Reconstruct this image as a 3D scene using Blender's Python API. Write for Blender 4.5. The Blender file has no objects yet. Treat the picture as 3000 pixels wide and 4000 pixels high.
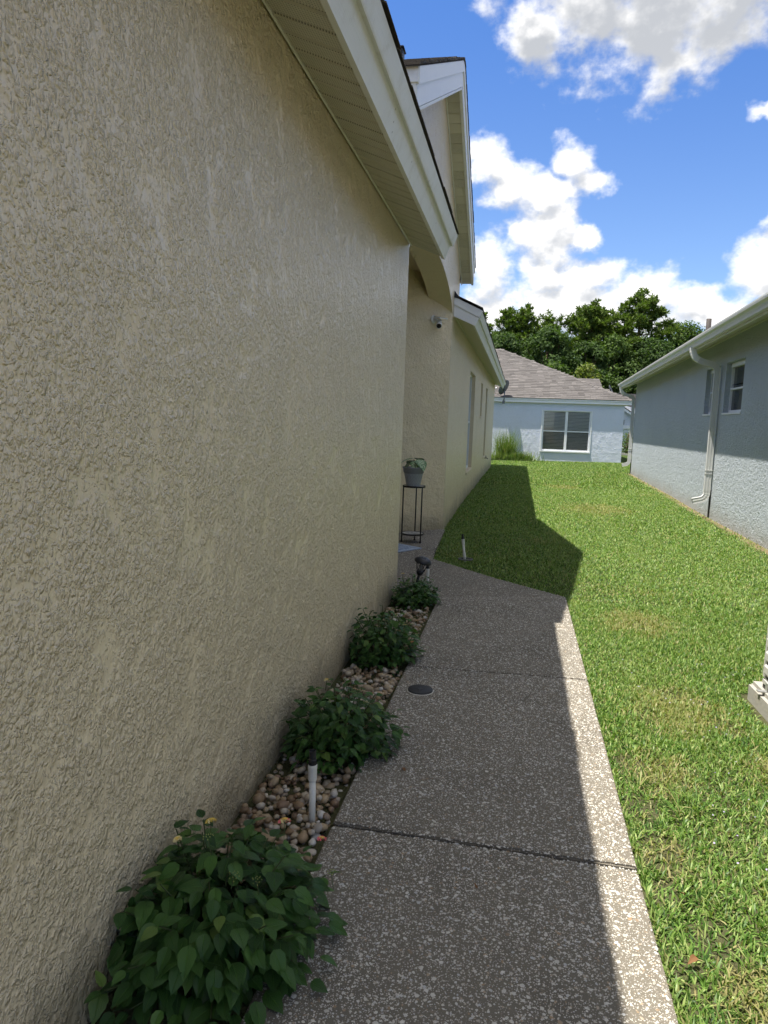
import bpy, bmesh, math, random
import numpy as np
from mathutils import Vector, Matrix, Euler

random.seed(7)
rng = np.random.default_rng(11)
scene = bpy.context.scene
COL = scene.collection
R = math.radians

# ------------------------------------------------------------------ camera
CAM_H, PITCH, YAW, ROLL = 1.5, R(7.2), R(10.2), math.atan(.034)
fw = Vector((-math.sin(YAW) * math.cos(PITCH), math.cos(YAW) * math.cos(PITCH), -math.sin(PITCH)))
r0 = Vector((math.cos(YAW), math.sin(YAW), 0))
u0 = r0.cross(fw)
rt = r0 * math.cos(ROLL) + u0 * math.sin(ROLL)
up = -r0 * math.sin(ROLL) + u0 * math.cos(ROLL)
cam = bpy.data.cameras.new('camera')
cam.sensor_fit = 'VERTICAL'
cam.sensor_height = 24.0
cam.lens = 24.0 * 2850 / 4000
cam.clip_start = .02
cam.clip_end = 3000
cam_ob = bpy.data.objects.new('camera', cam)
COL.objects.link(cam_ob)
M = Matrix((rt, up, -fw)).transposed().to_4x4()
M.translation = (0, 0, CAM_H)
cam_ob.matrix_world = M
scene.camera = cam_ob

# ------------------------------------------------------------------ light
SUN_TRAVEL = Vector((.305, .13, -1.0)).normalized()      # the way the light travels
SUN_EL = math.asin(-SUN_TRAVEL.z)
SUN_AZ = math.atan2(-SUN_TRAVEL.x, -SUN_TRAVEL.y)
SUN_STRENGTH, SKY_STRENGTH, EXPOSURE = 4.4, .13, 1.1
sun = bpy.data.lights.new('sun', 'SUN')
sun.energy = SUN_STRENGTH
sun.angle = R(.53)
sun.color = (1.0, .95, .86)
sun_ob = bpy.data.objects.new('sun', sun)
COL.objects.link(sun_ob)
sun_ob.rotation_euler = (-SUN_TRAVEL).to_track_quat('Z', 'Y').to_euler()
scene.view_settings.view_transform = 'Standard'
scene.view_settings.look = 'None'
scene.view_settings.gamma = 1
scene.view_settings.use_curve_mapping = False
scene.view_settings.exposure = EXPOSURE
scene.cycles.use_denoising = True
scene.cycles.max_bounces = 5
scene.cycles.diffuse_bounces = 3
scene.cycles.use_adaptive_sampling = True
scene.cycles.adaptive_threshold = .02
scene.cycles.adaptive_min_samples = 16
scene.cycles.glossy_bounces = 2
scene.cycles.transmission_bounces = 4
scene.cycles.transparent_max_bounces = 6
scene.cycles.sample_clamp_indirect = 6
scene.render.use_persistent_data = False


class NT:
    """small node-tree helper"""
    def __init__(s, tree):
        s.t = tree
        s.t.nodes.clear()

    def n(s, kind, props=None, **ins):
        nd = s.t.nodes.new('ShaderNode' + kind)
        for k, v in (props or {}).items():
            setattr(nd, k, v)
        for k, v in ins.items():
            key = k.replace('_', ' ')
            if key.startswith('i') and key[1:].isdigit():
                sock = nd.inputs[int(key[1:])]
            else:
                sock = nd.inputs[key]
            s.put(sock, v)
        return nd

    def put(s, sock, v):
        if isinstance(v, bpy.types.NodeSocket):
            s.t.links.new(v, sock)
        elif isinstance(v, bpy.types.Node):
            s.t.links.new(v.outputs[0], sock)
        else:
            if sock.type == 'RGBA' and len(v) == 3:
                v = (*v, 1)
            sock.default_value = v

    def m(s, op, a, b=0.0, c=0.0, clamp=False):
        return s.n('Math', {'operation': op, 'use_clamp': clamp}, i0=a, i1=b, i2=c).outputs[0]

    def vm(s, op, a, b=(0, 0, 0), c=(0, 0, 0)):
        nd = s.n('VectorMath', {'operation': op}, i0=a, i1=b)
        if op == 'MULTIPLY_ADD':
            s.put(nd.inputs[2], c)
        return nd.outputs['Value'] if op in ('LENGTH', 'DOT_PRODUCT') else nd.outputs[0]

    def mix(s, f, a, b, blend='MIX'):
        nd = s.t.nodes.new('ShaderNodeMix')
        nd.data_type = 'RGBA'
        nd.blend_type = blend
        s.put(nd.inputs[0], f)
        s.put(nd.inputs[6], a)
        s.put(nd.inputs[7], b)
        return nd.outputs[2]

    def sstep(s, x, a, b, lo=0.0, hi=1.0):
        nd = s.n('MapRange', {'interpolation_type': 'SMOOTHSTEP', 'clamp': True}, Value=x)
        nd.inputs[1].default_value = a
        nd.inputs[2].default_value = b
        nd.inputs[3].default_value = lo
        nd.inputs[4].default_value = hi
        return nd.outputs[0]

    def noise(s, vec, scale, detail=3.0, rough=.55, dist=0.0, color=False):
        nd = s.n('TexNoise', Vector=vec, Scale=scale, Detail=detail, Roughness=rough, Distortion=dist)
        return nd.outputs['Color' if color else 'Fac']

    def ramp(s, f, stops, interp='LINEAR'):
        nd = s.n('ValToRGB', Fac=f)
        cr = nd.color_ramp
        cr.interpolation = interp
        while len(cr.elements) < len(stops):
            cr.elements.new(.5)
        for e, (p, c) in zip(cr.elements, stops):
            e.position = p
            e.color = (*c, 1) if len(c) == 3 else c
        return nd.outputs[0]


# ------------------------------------------------------------------ sky
world = bpy.data.worlds.new('World')
scene.world = world
world.use_nodes = True
world.cycles.sampling_method = 'NONE'
w = NT(world.node_tree)
skyt = w.n('TexSky', {'sky_type': 'NISHITA', 'sun_disc': False, 'sun_elevation': SUN_EL, 'sun_rotation': SUN_AZ,
                      'altitude': 20, 'air_density': 1.0, 'dust_density': .35, 'ozone_density': 2.6})
tc = w.n('TexCoord').outputs['Generated']
sep = w.n('SeparateXYZ', Vector=tc)
DEG = 180 / math.pi
az = w.m('MULTIPLY', w.m('ARCTAN2', sep.outputs[0], sep.outputs[1]), DEG)
el = w.m('MULTIPLY', w.m('ARCSINE', sep.outputs[2]), DEG)
azw = w.m('WRAP', az, 40.0, -20.0)
nvec = w.vm('MULTIPLY', tc, (1, 1, 1.25))
warp = w.noise(nvec, 9.0, 5, .6, color=True)
warp2 = w.vm('MULTIPLY_ADD', warp, (5.0, 4.0, 0), (-2.5, -2.0, 0))
P0 = w.vm('ADD', w.n('CombineXYZ', X=azw, Y=el).outputs[0], warp2)
LOBES = [(-.5, 26, 2.3, 1.7), (3, 27.2, 3.6, 3), (7.5, 26.3, 5.2, 3.6), (13, 27, 5.5, 3.2), (9, 23.9, 2.6, 1.5), (5, 30, 7, 4),
         (-3.8, 18.3, 2.0, 1.7), (-1.8, 16.9, 2.6, 1.5), (2.5, 18.3, 1.6, 1.5), (3.7, 16.9, 1.6, .9), (1, 16.4, 2.4, 1.2),
         (1.8, 14.9, 2.0, 1.2), (.4, 13.6, 1.5, 1.3), (2.2, 13.4, 1.5, 1.5), (1.6, 11.4, 2.3, 1.8), (4.2, 13.5, 1.1, .75),
         (-3, 11.2, 2.0, 2.2), (4.7, 10.8, 2.2, 1.2), (3, 8.4, 6.5, 2.2), (8.4, 10.0, 2.6, 1.5), (11.2, 9.4, 1.9, .9),
         (16.8, 10.8, 2.4, 2.2), (13.5, 8.0, 5, 1.3), (-3, 8, 5, 1.8), (15.3, 20.5, 1.5, .6), (16.4, 14.7, .9, .9),
         (27, 12, 5, 3), (33, 20, 4, 2), (24, 27, 3, 1.6), (-13, 14, 5, 4), (-14, 25, 3, 1.4), (30, 48, 8, 5), (0, 52, 6, 5), (-12, 40, 4, 3)]


def lobes(P):
    cur = None
    for a, e, ra, re in LOBES:
        q = w.vm('LENGTH', w.vm('MULTIPLY_ADD', P, (1 / ra, 1 / re, 0), (-a / ra, -e / re, 0)))
        cur = q if cur is None else w.m('SMOOTH_MIN', cur, q, .35)
    return w.m('SUBTRACT', 1.0, cur)


fine = w.noise(nvec, 24.0, 8, .56)
fine_up = w.noise(w.vm('ADD', nvec, (-.004, 0, .014)), 24.0, 4, .56)
midn = w.noise(nvec, 9.0, 2, .5)
L0 = lobes(P0)
Lup = lobes(w.vm('ADD', P0, (-.4, 1.3, 0)))
F = w.m('ADD', w.m('ADD', L0, w.m('MULTIPLY', w.m('SUBTRACT', fine, .5), 2.1)), w.m('MULTIPLY', w.m('SUBTRACT', midn, .5), .9))
F = w.m('ADD', F, .13)
# cumulus goes on overhead, out of view, its cover thickened to add fill light
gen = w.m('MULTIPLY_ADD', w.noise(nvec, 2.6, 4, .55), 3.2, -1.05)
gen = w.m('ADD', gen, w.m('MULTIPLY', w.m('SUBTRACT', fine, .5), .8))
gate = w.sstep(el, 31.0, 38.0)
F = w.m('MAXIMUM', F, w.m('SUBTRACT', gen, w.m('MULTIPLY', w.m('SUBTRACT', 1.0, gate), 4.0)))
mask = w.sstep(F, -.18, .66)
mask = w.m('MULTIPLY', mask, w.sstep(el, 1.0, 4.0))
relief = w.m('MULTIPLY', w.m('SUBTRACT', fine, fine_up), 1.7)
grad = w.m('MULTIPLY', w.m('SUBTRACT', L0, Lup), .75)
thick = w.sstep(F, .2, 1.1)
high = w.sstep(el, 20.0, 25.0)
lightv = w.m('ADD', w.m('ADD', .60, relief), grad)
lightv = w.m('SUBTRACT', lightv, w.m('MULTIPLY', thick, w.m('MULTIPLY_ADD', high, .62, .14)))
lightv = w.sstep(lightv, .0, 1.0)
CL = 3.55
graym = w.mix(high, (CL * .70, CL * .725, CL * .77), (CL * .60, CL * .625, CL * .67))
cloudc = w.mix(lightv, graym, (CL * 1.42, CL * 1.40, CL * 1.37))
tint = w.mix(w.sstep(el, 4.0, 34.0), (.52, .57, .68), (.31, .485, .745))
skyc = w.mix(1.0, skyt.outputs[0], tint, 'MULTIPLY')
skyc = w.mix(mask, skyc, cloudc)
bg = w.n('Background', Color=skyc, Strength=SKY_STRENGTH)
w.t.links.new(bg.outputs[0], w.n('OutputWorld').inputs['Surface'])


# ------------------------------------------------------------------ helpers
class MB:
    """collects faces; build() links them as one mesh object"""
    def __init__(s):
        s.v, s.f = [], []

    def add(s, verts, faces):
        o = len(s.v)
        s.v.extend([tuple(p) for p in verts])
        s.f.extend([tuple(i + o for i in f) for f in faces])
        return s

    def quad(s, a, b, c, d):
        return s.add([a, b, c, d], [(0, 1, 2, 3)])

    def box(s, x0, x1, y0, y1, z0, z1):
        return s.add([(x0, y0, z0), (x1, y0, z0), (x1, y1, z0), (x0, y1, z0), (x0, y0, z1), (x1, y0, z1), (x1, y1, z1), (x0, y1, z1)],
                     [(0, 3, 2, 1), (4, 5, 6, 7), (0, 1, 5, 4), (1, 2, 6, 5), (2, 3, 7, 6), (3, 0, 4, 7)])

    def prism(s, poly, d0, d1):
        """poly: list of 3-D points (planar); d0/d1: offset vectors"""
        n = len(poly)
        d0, d1 = Vector(d0), Vector(d1)
        vs = [Vector(p) + d0 for p in poly] + [Vector(p) + d1 for p in poly]
        fs = [tuple(range(n))[::-1], tuple(range(n, 2 * n))]
        fs += [(i, (i + 1) % n, n + (i + 1) % n, n + i) for i in range(n)]
        return s.add(vs, fs)

    def tube(s, pts, rad, seg=8, cap=True, flat=None):
        pts = [Vector(p) for p in pts]
        rads = rad if isinstance(rad, (list, tuple)) else [rad] * len(pts)
        o = len(s.v)
        prev = None
        for i, p in enumerate(pts):
            t = (pts[min(i + 1, len(pts) - 1)] - pts[max(i - 1, 0)]).normalized()
            if prev is None:
                a = Vector((0, 0, 1)) if abs(t.z) < .9 else Vector((1, 0, 0))
                n1 = t.cross(a).normalized()
            else:
                n1 = (prev - t * prev.dot(t)).normalized()
            prev = n1
            n2 = t.cross(n1)
            for k in range(seg):
                an = 2 * math.pi * k / seg
                s.v.append(tuple(p + (n1 * math.cos(an) + n2 * math.sin(an)) * rads[i]))
        for i in range(len(pts) - 1):
            for k in range(seg):
                k2 = (k + 1) % seg
                s.f.append((o + i * seg + k, o + i * seg + k2, o + (i + 1) * seg + k2, o + (i + 1) * seg + k))
        if cap:
            s.f.append(tuple(o + k for k in range(seg))[::-1])
            s.f.append(tuple(o + (len(pts) - 1) * seg + k for k in range(seg)))
        return s

    def lathe(s, prof, seg=24, cap=True):
        o = len(s.v)
        for r_, z in prof:
            for k in range(seg):
                a = 2 * math.pi * k / seg
                s.v.append((r_ * math.cos(a), r_ * math.sin(a), z))
        for i in range(len(prof) - 1):
            for k in range(seg):
                k2 = (k + 1) % seg
                s.f.append((o + i * seg + k, o + i * seg + k2, o + (i + 1) * seg + k2, o + (i + 1) * seg + k))
        if cap:
            s.f.append(tuple(o + k for k in range(seg))[::-1])
            s.f.append(tuple(o + (len(prof) - 1) * seg + k for k in range(seg)))
        return s

    def mesh(s, name, mat=None, smooth=False, bevel=0.0):
        me = bpy.data.meshes.new(name)
        me.from_pydata(s.v, [], s.f)
        if bevel:
            bm = bmesh.new()
            bm.from_mesh(me)
            bmesh.ops.remove_doubles(bm, verts=bm.verts, dist=1e-5)
            es = [e for e in bm.edges if len(e.link_faces) == 2 and e.calc_face_angle(0) > .6]
            bmesh.ops.bevel(bm, geom=es, offset=bevel, segments=2, affect='EDGES', clamp_overlap=True)
            bm.to_mesh(me)
            bm.free()
        if mat:
            me.materials.append(mat)
        if smooth:
            me.polygons.foreach_set('use_smooth', [True] * len(me.polygons))
        me.update()
        return me

    def build(s, name, mat, parent=None, smooth=False, bevel=0.0, loc=None, rot=None):
        return link(name, s.mesh(name, mat, smooth, bevel), parent, loc, rot)


def link(name, data, parent=None, loc=None, rot=None):
    o = bpy.data.objects.new(name, data)
    COL.objects.link(o)
    if parent is not None:
        o.parent = parent
    if loc is not None:
        o.location = loc
    if rot is not None:
        o.rotation_euler = rot
    return o


def np_mesh(name, verts, faces_list, mat=None, smooth=False):
    """verts (n,3); faces_list: list of (m,k) int arrays"""
    me = bpy.data.meshes.new(name)
    verts = np.asarray(verts, np.float32)
    me.vertices.add(len(verts))
    me.vertices.foreach_set('co', verts.ravel())
    idx = np.concatenate([f.ravel() for f in faces_list]).astype(np.int32)
    cnt = np.concatenate([np.full(len(f), f.shape[1]) for f in faces_list]).astype(np.int32)
    st = np.concatenate([[0], np.cumsum(cnt)[:-1]]).astype(np.int32)
    me.loops.add(len(idx))
    me.loops.foreach_set('vertex_index', idx)
    me.polygons.add(len(cnt))
    me.polygons.foreach_set('loop_start', st)
    me.polygons.foreach_set('loop_total', cnt)
    if smooth:
        me.polygons.foreach_set('use_smooth', np.ones(len(cnt), bool))
    me.update(calc_edges=True)
    if mat:
        me.materials.append(mat)
    return me


def tag(o, label=None, cat=None, group=None, kind=None):
    if label:
        o['label'] = label
    if cat:
        o['category'] = cat
    if group:
        o['group'] = group
    if kind:
        o['kind'] = kind
    return o


def thing(name, label, cat, loc=(0, 0, 0), rz=0.0, group=None):
    o = link(name, None, None, loc, (0, 0, rz))
    o.empty_display_size = .1
    return tag(o, label, cat, group)


# ------------------------------------------------------------------ materials
def material(name):
    m = bpy.data.materials.new(name)
    m.use_nodes = True
    return m, NT(m.node_tree)


def finish(g, shader, disp=None):
    out = g.n('OutputMaterial')
    g.t.links.new(shader.outputs[0], out.inputs['Surface'])


def bsdf(g, color, rough=.6, spec=.3, normal=None, metallic=0.0):
    p = g.n('BsdfPrincipled', Base_Color=color, Roughness=rough, Metallic=metallic)
    p.inputs['Specular IOR Level'].default_value = spec
    if normal is not None:
        g.put(p.inputs['Normal'], normal)
    return p


def bump(g, h, dist, strength=1.0):
    return g.n('Bump', Strength=strength, Distance=dist, Height=h).outputs[0]


def plain(name, color, rough=.5, spec=.4, var=.12, nscale=30.0, bdist=0.0, metallic=0.0, dirt=None):
    m, g = material(name)
    pos = g.n('TexCoord').outputs['Object']
    n1 = g.noise(pos, nscale, 4, .6)
    f = g.m('MULTIPLY_ADD', n1, 2 * var, 1 - var)
    c = g.mix(1.0, color, g.n('CombineColor', Red=f, Green=f, Blue=f).outputs[0], 'MULTIPLY')
    if dirt:
        c = g.mix(g.sstep(g.noise(pos, nscale * .25, 5, .7), .5, .75, 0, dirt[3]), c, dirt[:3])
    nrm = bump(g, g.noise(pos, nscale * 3, 3), bdist) if bdist else None
    finish(g, bsdf(g, c, rough, spec, nrm, metallic))
    return m


def stucco(name, color, dist=.0055, rough=.55, coarse=8.0, fine_s=62.0, lo=.40, hi=.62, spec=.35, stain=None):
    m, g = material(name)
    pos = g.n('NewGeometry').outputs['Position']
    sv = g.vm('MULTIPLY', pos, (1, 1, .85))
    sv2 = g.vm('MULTIPLY', pos, (1, 1, .9))
    big = g.noise(sv, coarse, 3, .62)
    wob = g.n('TexNoise', Vector=sv2, Scale=fine_s * .55, Detail=2.0, Roughness=.6)
    grain = wob.outputs['Fac']
    jv = g.vm('MULTIPLY_ADD', wob.outputs['Color'], (1.5 / fine_s,) * 3, sv2)
    dens = g.sstep(big, lo, hi, .10, 1.0)          # how thickly the grains were thrown on
    hts = []
    for k, (sc, amp) in enumerate(((fine_s, .85), (fine_s * 2.3, .62))):
        v = g.n('TexVoronoi', {'feature': 'F1'}, Vector=jv, Scale=sc)
        knob = g.sstep(v.outputs['Distance'], .12, .62, 1.0, 0.0)
        gate = g.sstep(g.m('SUBTRACT', dens, g.n('SeparateColor', Color=v.outputs['Color']).outputs[0]), -.12, .18)
        hts.append(g.m('MULTIPLY', g.m('MULTIPLY', knob, gate), amp))
    lumps = g.noise(sv2, fine_s * .42, 2, .6)
    h = g.m('ADD', g.m('ADD', hts[0], hts[1]), g.m('MULTIPLY', g.m('MULTIPLY', g.m('ADD', grain, g.m('MULTIPLY', lumps, 2.5)), dens), 1.0))
    var = g.noise(pos, .9, 4, .6)
    c = g.mix(g.sstep(var, .35, .7), color, tuple(x * .95 for x in color))
    fine_c = g.noise(pos, 25.0, 3)
    c = g.mix(g.m('MULTIPLY', fine_c, .18), c, tuple(x * .72 for x in color))
    if stain:      # soil splash and algae low on the wall, with ragged edges
        z = g.n('SeparateXYZ', Vector=pos).outputs[2]
        s_ = g.sstep(g.m('ADD', z, g.m('MULTIPLY', g.noise(sv, 3.5, 5, .7), -.5)), -.28, .06, stain[3], 0)
        c = g.mix(s_, c, stain[:3])
    finish(g, bsdf(g, c, rough, spec, bump(g, h, dist)))
    return m


BEIGE = stucco('beige_stucco', (.77, .638, .425), dist=.0054, fine_s=58, coarse=6, lo=.24, hi=.57, rough=.33, spec=.6, stain=(.17, .15, .10, .7))
GREYST = stucco('grey_stucco', (.485, .53, .57), dist=.0075, fine_s=44, lo=.2, hi=.5, stain=(.24, .20, .14, .4))
BLUEST = stucco('pale_blue_stucco', (.66, .70, .80), dist=.0034, coarse=4, fine_s=18, lo=.3, hi=.7)
WHITEST = stucco('white_stucco', (.72, .74, .78), dist=.004)
TRIM, g = material('white_trim')
pos = g.n('NewGeometry').outputs['Position']
n1 = g.noise(pos, 7, 5, .65)
grainv = g.noise(g.vm('MULTIPLY', pos, (160, 7, 160)), 1.0, 3, .6)
c = g.mix(g.sstep(n1, .48, .8, 0, .4), (.75, .75, .71), (.47, .44, .33))
v_ = g.n('TexVoronoi', {'feature': 'F1'}, Vector=pos, Scale=9.0)
c = g.mix(g.sstep(v_.outputs['Distance'], .035, .06, .7, 0), c, (.16, .13, .09))
finish(g, bsdf(g, c, .45, .4, bump(g, grainv, .0016)))
TRIM2 = plain('clean_white_trim', (.80, .80, .79), .4, .4, .04, 8)
GUTTER = plain('gutter_white', (.72, .72, .67), .35, .45, .05, 6, dirt=(.45, .42, .33, .3))
FRAME = plain('window_frame_white', (.78, .79, .80), .35, .45, .04, 10)
GREYPIPE = plain('downspout_grey', (.56, .56, .54), .45, .4, .06, 10, dirt=(.35, .33, .28, .3))
PVC = plain('pvc_white', (.66, .64, .58), .4, .45, .08, 40, dirt=(.32, .26, .17, .45))
BLACKP = plain('black_plastic', (.018, .018, .02), .45, .4, .2, 40)
DARKMETAL = plain('dark_iron', (.02, .017, .015), .5, .4, .2, 60)
GLASS, g = material('dark_window_glass')
finish(g, bsdf(g, (.012, .014, .016), .06, .5))
PANE, g = material('clear_window_glass')
gl = g.n('BsdfGlossy', Color=(1, 1, 1), Roughness=.02)
tr = g.n('BsdfTransparent', Color=(.93, .95, .95))
fr = g.n('Fresnel', IOR=1.45)
mx = g.n('MixShader', i0=fr.outputs[0], i1=tr.outputs[0], i2=gl.outputs[0])
finish(g, mx)
BLIND = plain('blind_slat', (.86, .80, .68), .5, .3, .05, 20)
SCREENM = plain('insect_screen', (.03, .03, .03), .8, .1, .1, 100)
CONCRETE = plain('pad_concrete', (.36, .345, .31), .85, .15, .15, 20, .0015, dirt=(.34, .30, .23, .4))
SOIL = plain('bed_soil', (.055, .042, .03), .95, .1, .4, 50, .01)

# vinyl soffit with rows of punched holes
SOFFIT, g = material('vinyl_soffit')
pos = g.n('NewGeometry').outputs['Position']
vor = g.n('TexVoronoi', {'feature': 'F1'}, Vector=g.vm('MULTIPLY', pos, (88, 88, 0)), Scale=1.0)
vor.inputs['Randomness'].default_value = 0
hole = g.sstep(vor.outputs['Distance'], .16, .26, 1, 0)
c = g.mix(g.m('MULTIPLY', hole, .75), (.60, .57, .46), (.05, .045, .035))
finish(g, bsdf(g, c, .55, .3, bump(g, g.m('SUBTRACT', 1.0, hole), .002)))
SOFFITP, g = material('vinyl_soffit_plain')
finish(g, bsdf(g, (.60, .57, .46), .5, .3))


def shingle_mat(name, stops):
    m, g = material(name)
    pos = g.n('NewGeometry').outputs['Position']
    rnd = g.n('ObjectInfo').outputs['Random']
    isl = g.n('NewGeometry').outputs['Random Per Island']
    f = g.m('FRACT', g.m('ADD', rnd, isl))
    c = g.ramp(f, stops)
    n1 = g.noise(pos, 90, 3, .7)
    c = g.mix(g.m('MULTIPLY', n1, .5), c, tuple(x * .45 for x in stops[0][1]))
    finish(g, bsdf(g, c, .9, .15, bump(g, n1, .003)))
    return m


SHINGLE_B = shingle_mat('brown_shingle', [(0, (.098, .090, .085)), (.35, (.150, .138, .131)), (.65, (.122, .112, .107)), (1, (.185, .170, .161))])
SHINGLE_D = shingle_mat('weathered_shingle', [(0, (.045, .038, .032)), (.4, (.11, .092, .075)), (.75, (.065, .055, .045)), (1, (.17, .15, .125))])

# exposed aggregate matrix
AGGM, g = material('aggregate_matrix')
pos = g.n('NewGeometry').outputs['Position']
v1 = g.n('TexVoronoi', {'feature': 'F1'}, Vector=pos, Scale=150.0)
chips = g.sstep(v1.outputs['Distance'], .25, .38, 1, 0)
rndc = g.n('SeparateColor', Color=v1.outputs['Color']).outputs[0]
chips = g.m('MULTIPLY', chips, g.sstep(rndc, .45, .55))
sand = g.noise(pos, 260, 4, .7)
base = g.mix(sand, (.095, .086, .069), (.235, .208, .165))
patch = g.sstep(g.noise(pos, 1.6, 5, .65), .46, .72)
base = g.mix(g.m('MULTIPLY', patch, .5), base, (.085, .075, .06))
c = g.mix(g.m('MULTIPLY', chips, .8), base, (.52, .49, .44))
hh = g.m('ADD', g.m('MULTIPLY', chips, .8), g.m('MULTIPLY', sand, .5))
finish(g, bsdf(g, c, .85, .2, bump(g, hh, .0025)))

PEB, g = material('aggregate_pebble')
isl = g.n('NewGeometry').outputs['Random Per Island']
pos = g.n('NewGeometry').outputs['Position']
c = g.ramp(isl, [(0, (.10, .095, .09)), (.08, (.30, .20, .11)), (.16, (.40, .35, .28)), (.3, (.50, .475, .42)), (.65, (.60, .575, .52)), (.82, (.40, .41, .42)), (.9, (.50, .465, .40)), (1, (.68, .65, .59))])
c = g.mix(g.m('MULTIPLY', g.noise(pos, 120, 3), .3), c, (.30, .26, .20))
finish(g, bsdf(g, c, .5, .35))

STONE, g = material('river_stone')
rnd = g.n('ObjectInfo').outputs['Random']
isl = g.n('NewGeometry').outputs['Random Per Island']
f = g.m('FRACT', g.m('ADD', g.m('MULTIPLY', rnd, 1.0), isl))
pos = g.n('TexCoord').outputs['Object']
c = g.ramp(f, [(0, (.12, .072, .04)), (.12, (.25, .165, .09)), (.3, (.38, .285, .17)), (.45, (.45, .375, .27)), (.58, (.20, .125, .075)), (.7, (.52, .465, .38)),
               (.82, (.33, .225, .12)), (.92, (.62, .59, .53)), (1, (.29, .245, .20))])
n1 = g.noise(g.vm('ADD', pos, g.n('CombineXYZ', X=f).outputs[0]), 45, 5, .65, .6)
c = g.mix(g.m('MULTIPLY', g.sstep(n1, .45, .72), .45), c, (.17, .11, .06))
finish(g, bsdf(g, c, .5, .35, bump(g, g.noise(pos, 160, 3), .001)))

# ground under the grass
GROUND, g = material('lawn_soil')
pos = g.n('NewGeometry').outputs['Position']
n1 = g.noise(pos, 3.0, 6, .65)
n2 = g.noise(pos, 60.0, 4, .7)
yy = g.n('SeparateXYZ', Vector=pos).outputs[1]
near = g.mix(n2, (.07, .058, .035), (.15, .125, .08))
turf = g.mix(n2, (.03, .055, .012), (.07, .115, .028))
turf = g.mix(g.sstep(n1, .5, .75, 0, .35), turf, (.13, .12, .05))
c = g.mix(g.sstep(yy, 3.0, 12.0, .35, .9), near, turf)
xx = g.n('SeparateXYZ', Vector=pos).outputs[0]
dw = g.m('SUBTRACT', g.m('MULTIPLY_ADD', yy, .0319, 3.803 - 25.936 * .0319), xx)
dw = g.m('ADD', dw, g.m('MULTIPLY', g.m('SUBTRACT', n1, .5), .35))
c = g.mix(g.m('MULTIPLY', g.sstep(dw, .04, .20, 1, 0), g.sstep(yy, 25.7, 26.2, 1, 0)), c, g.mix(n2, (.15, .115, .065), (.28, .22, .13)))
finish(g, bsdf(g, c, .95, .05, bump(g, n2, .02)))


def blade_mat(name, stops, straw, tl=.35, straw_amt=1.0, patches=()):
    m, g = material(name)
    isl = g.n('NewGeometry').outputs['Random Per Island']
    pos = g.n('NewGeometry').outputs['Position']
    c = g.ramp(isl, stops)
    pm = g.sstep(g.noise(pos, .8, 5, .6), .55, .85)
    for (px, py, pr) in patches:
        d = g.vm('LENGTH', g.vm('MULTIPLY_ADD', pos, (1 / pr, 1 / (pr * 1.4), 0), (-px / pr, -py / (pr * 1.4), 0)))
        d = g.m('ADD', d, g.m('MULTIPLY', g.noise(pos, 5, 4, .6), 1.2))
        pm = g.m('MAXIMUM', pm, g.sstep(d, .8, 1.7, .95, 0))
    r2 = g.m('FRACT', g.m('MULTIPLY', isl, 37.0))
    sf = g.sstep(g.m('ADD', r2, g.m('MULTIPLY', pm, .55)), .83, 1.0, 0, .85 * straw_amt)
    c = g.mix(sf, c, straw)
    streak = g.noise(g.vm('MULTIPLY', pos, (2.4, .35, 0)), 1.0, 4, .6)
    c = g.mix(g.sstep(streak, .42, .68, 0, .30), c, (.22, .29, .08))
    c = g.mix(g.m('MULTIPLY', pm, .35), c, (.22, .24, .07))
    p = bsdf(g, c, .45, .3)
    t = g.n('BsdfTranslucent', Color=g.mix(1.0, c, (1.1, 1.25, .5), 'MULTIPLY'))
    mx = g.n('MixShader', i0=tl, i1=p.outputs[0], i2=t.outputs[0])
    finish(g, mx)
    return m


PATCHES = [(.95, 4.1, .34), (.72, 3.3, .2), (.62, 2.6, .12), (1.0, 5.9, .35), (1.5, 14, .8), (1.2, 19, .6), (.75, 1.95, .15), (1.25, 3.4, .18)]
GRASSM = blade_mat('lawn_blade', [(0, (.028, .07, .010)), (.25, (.068, .15, .024)), (.55, (.135, .245, .046)), (.8, (.225, .34, .08)), (1, (.40, .47, .17))],
                   (.40, .33, .16), patches=PATCHES)
CLUMPM = blade_mat('clump_blade', [(0, (.07, .13, .03)), (.5, (.13, .21, .05)), (1, (.26, .32, .12))], (.45, .40, .22), .3, .8)


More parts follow.
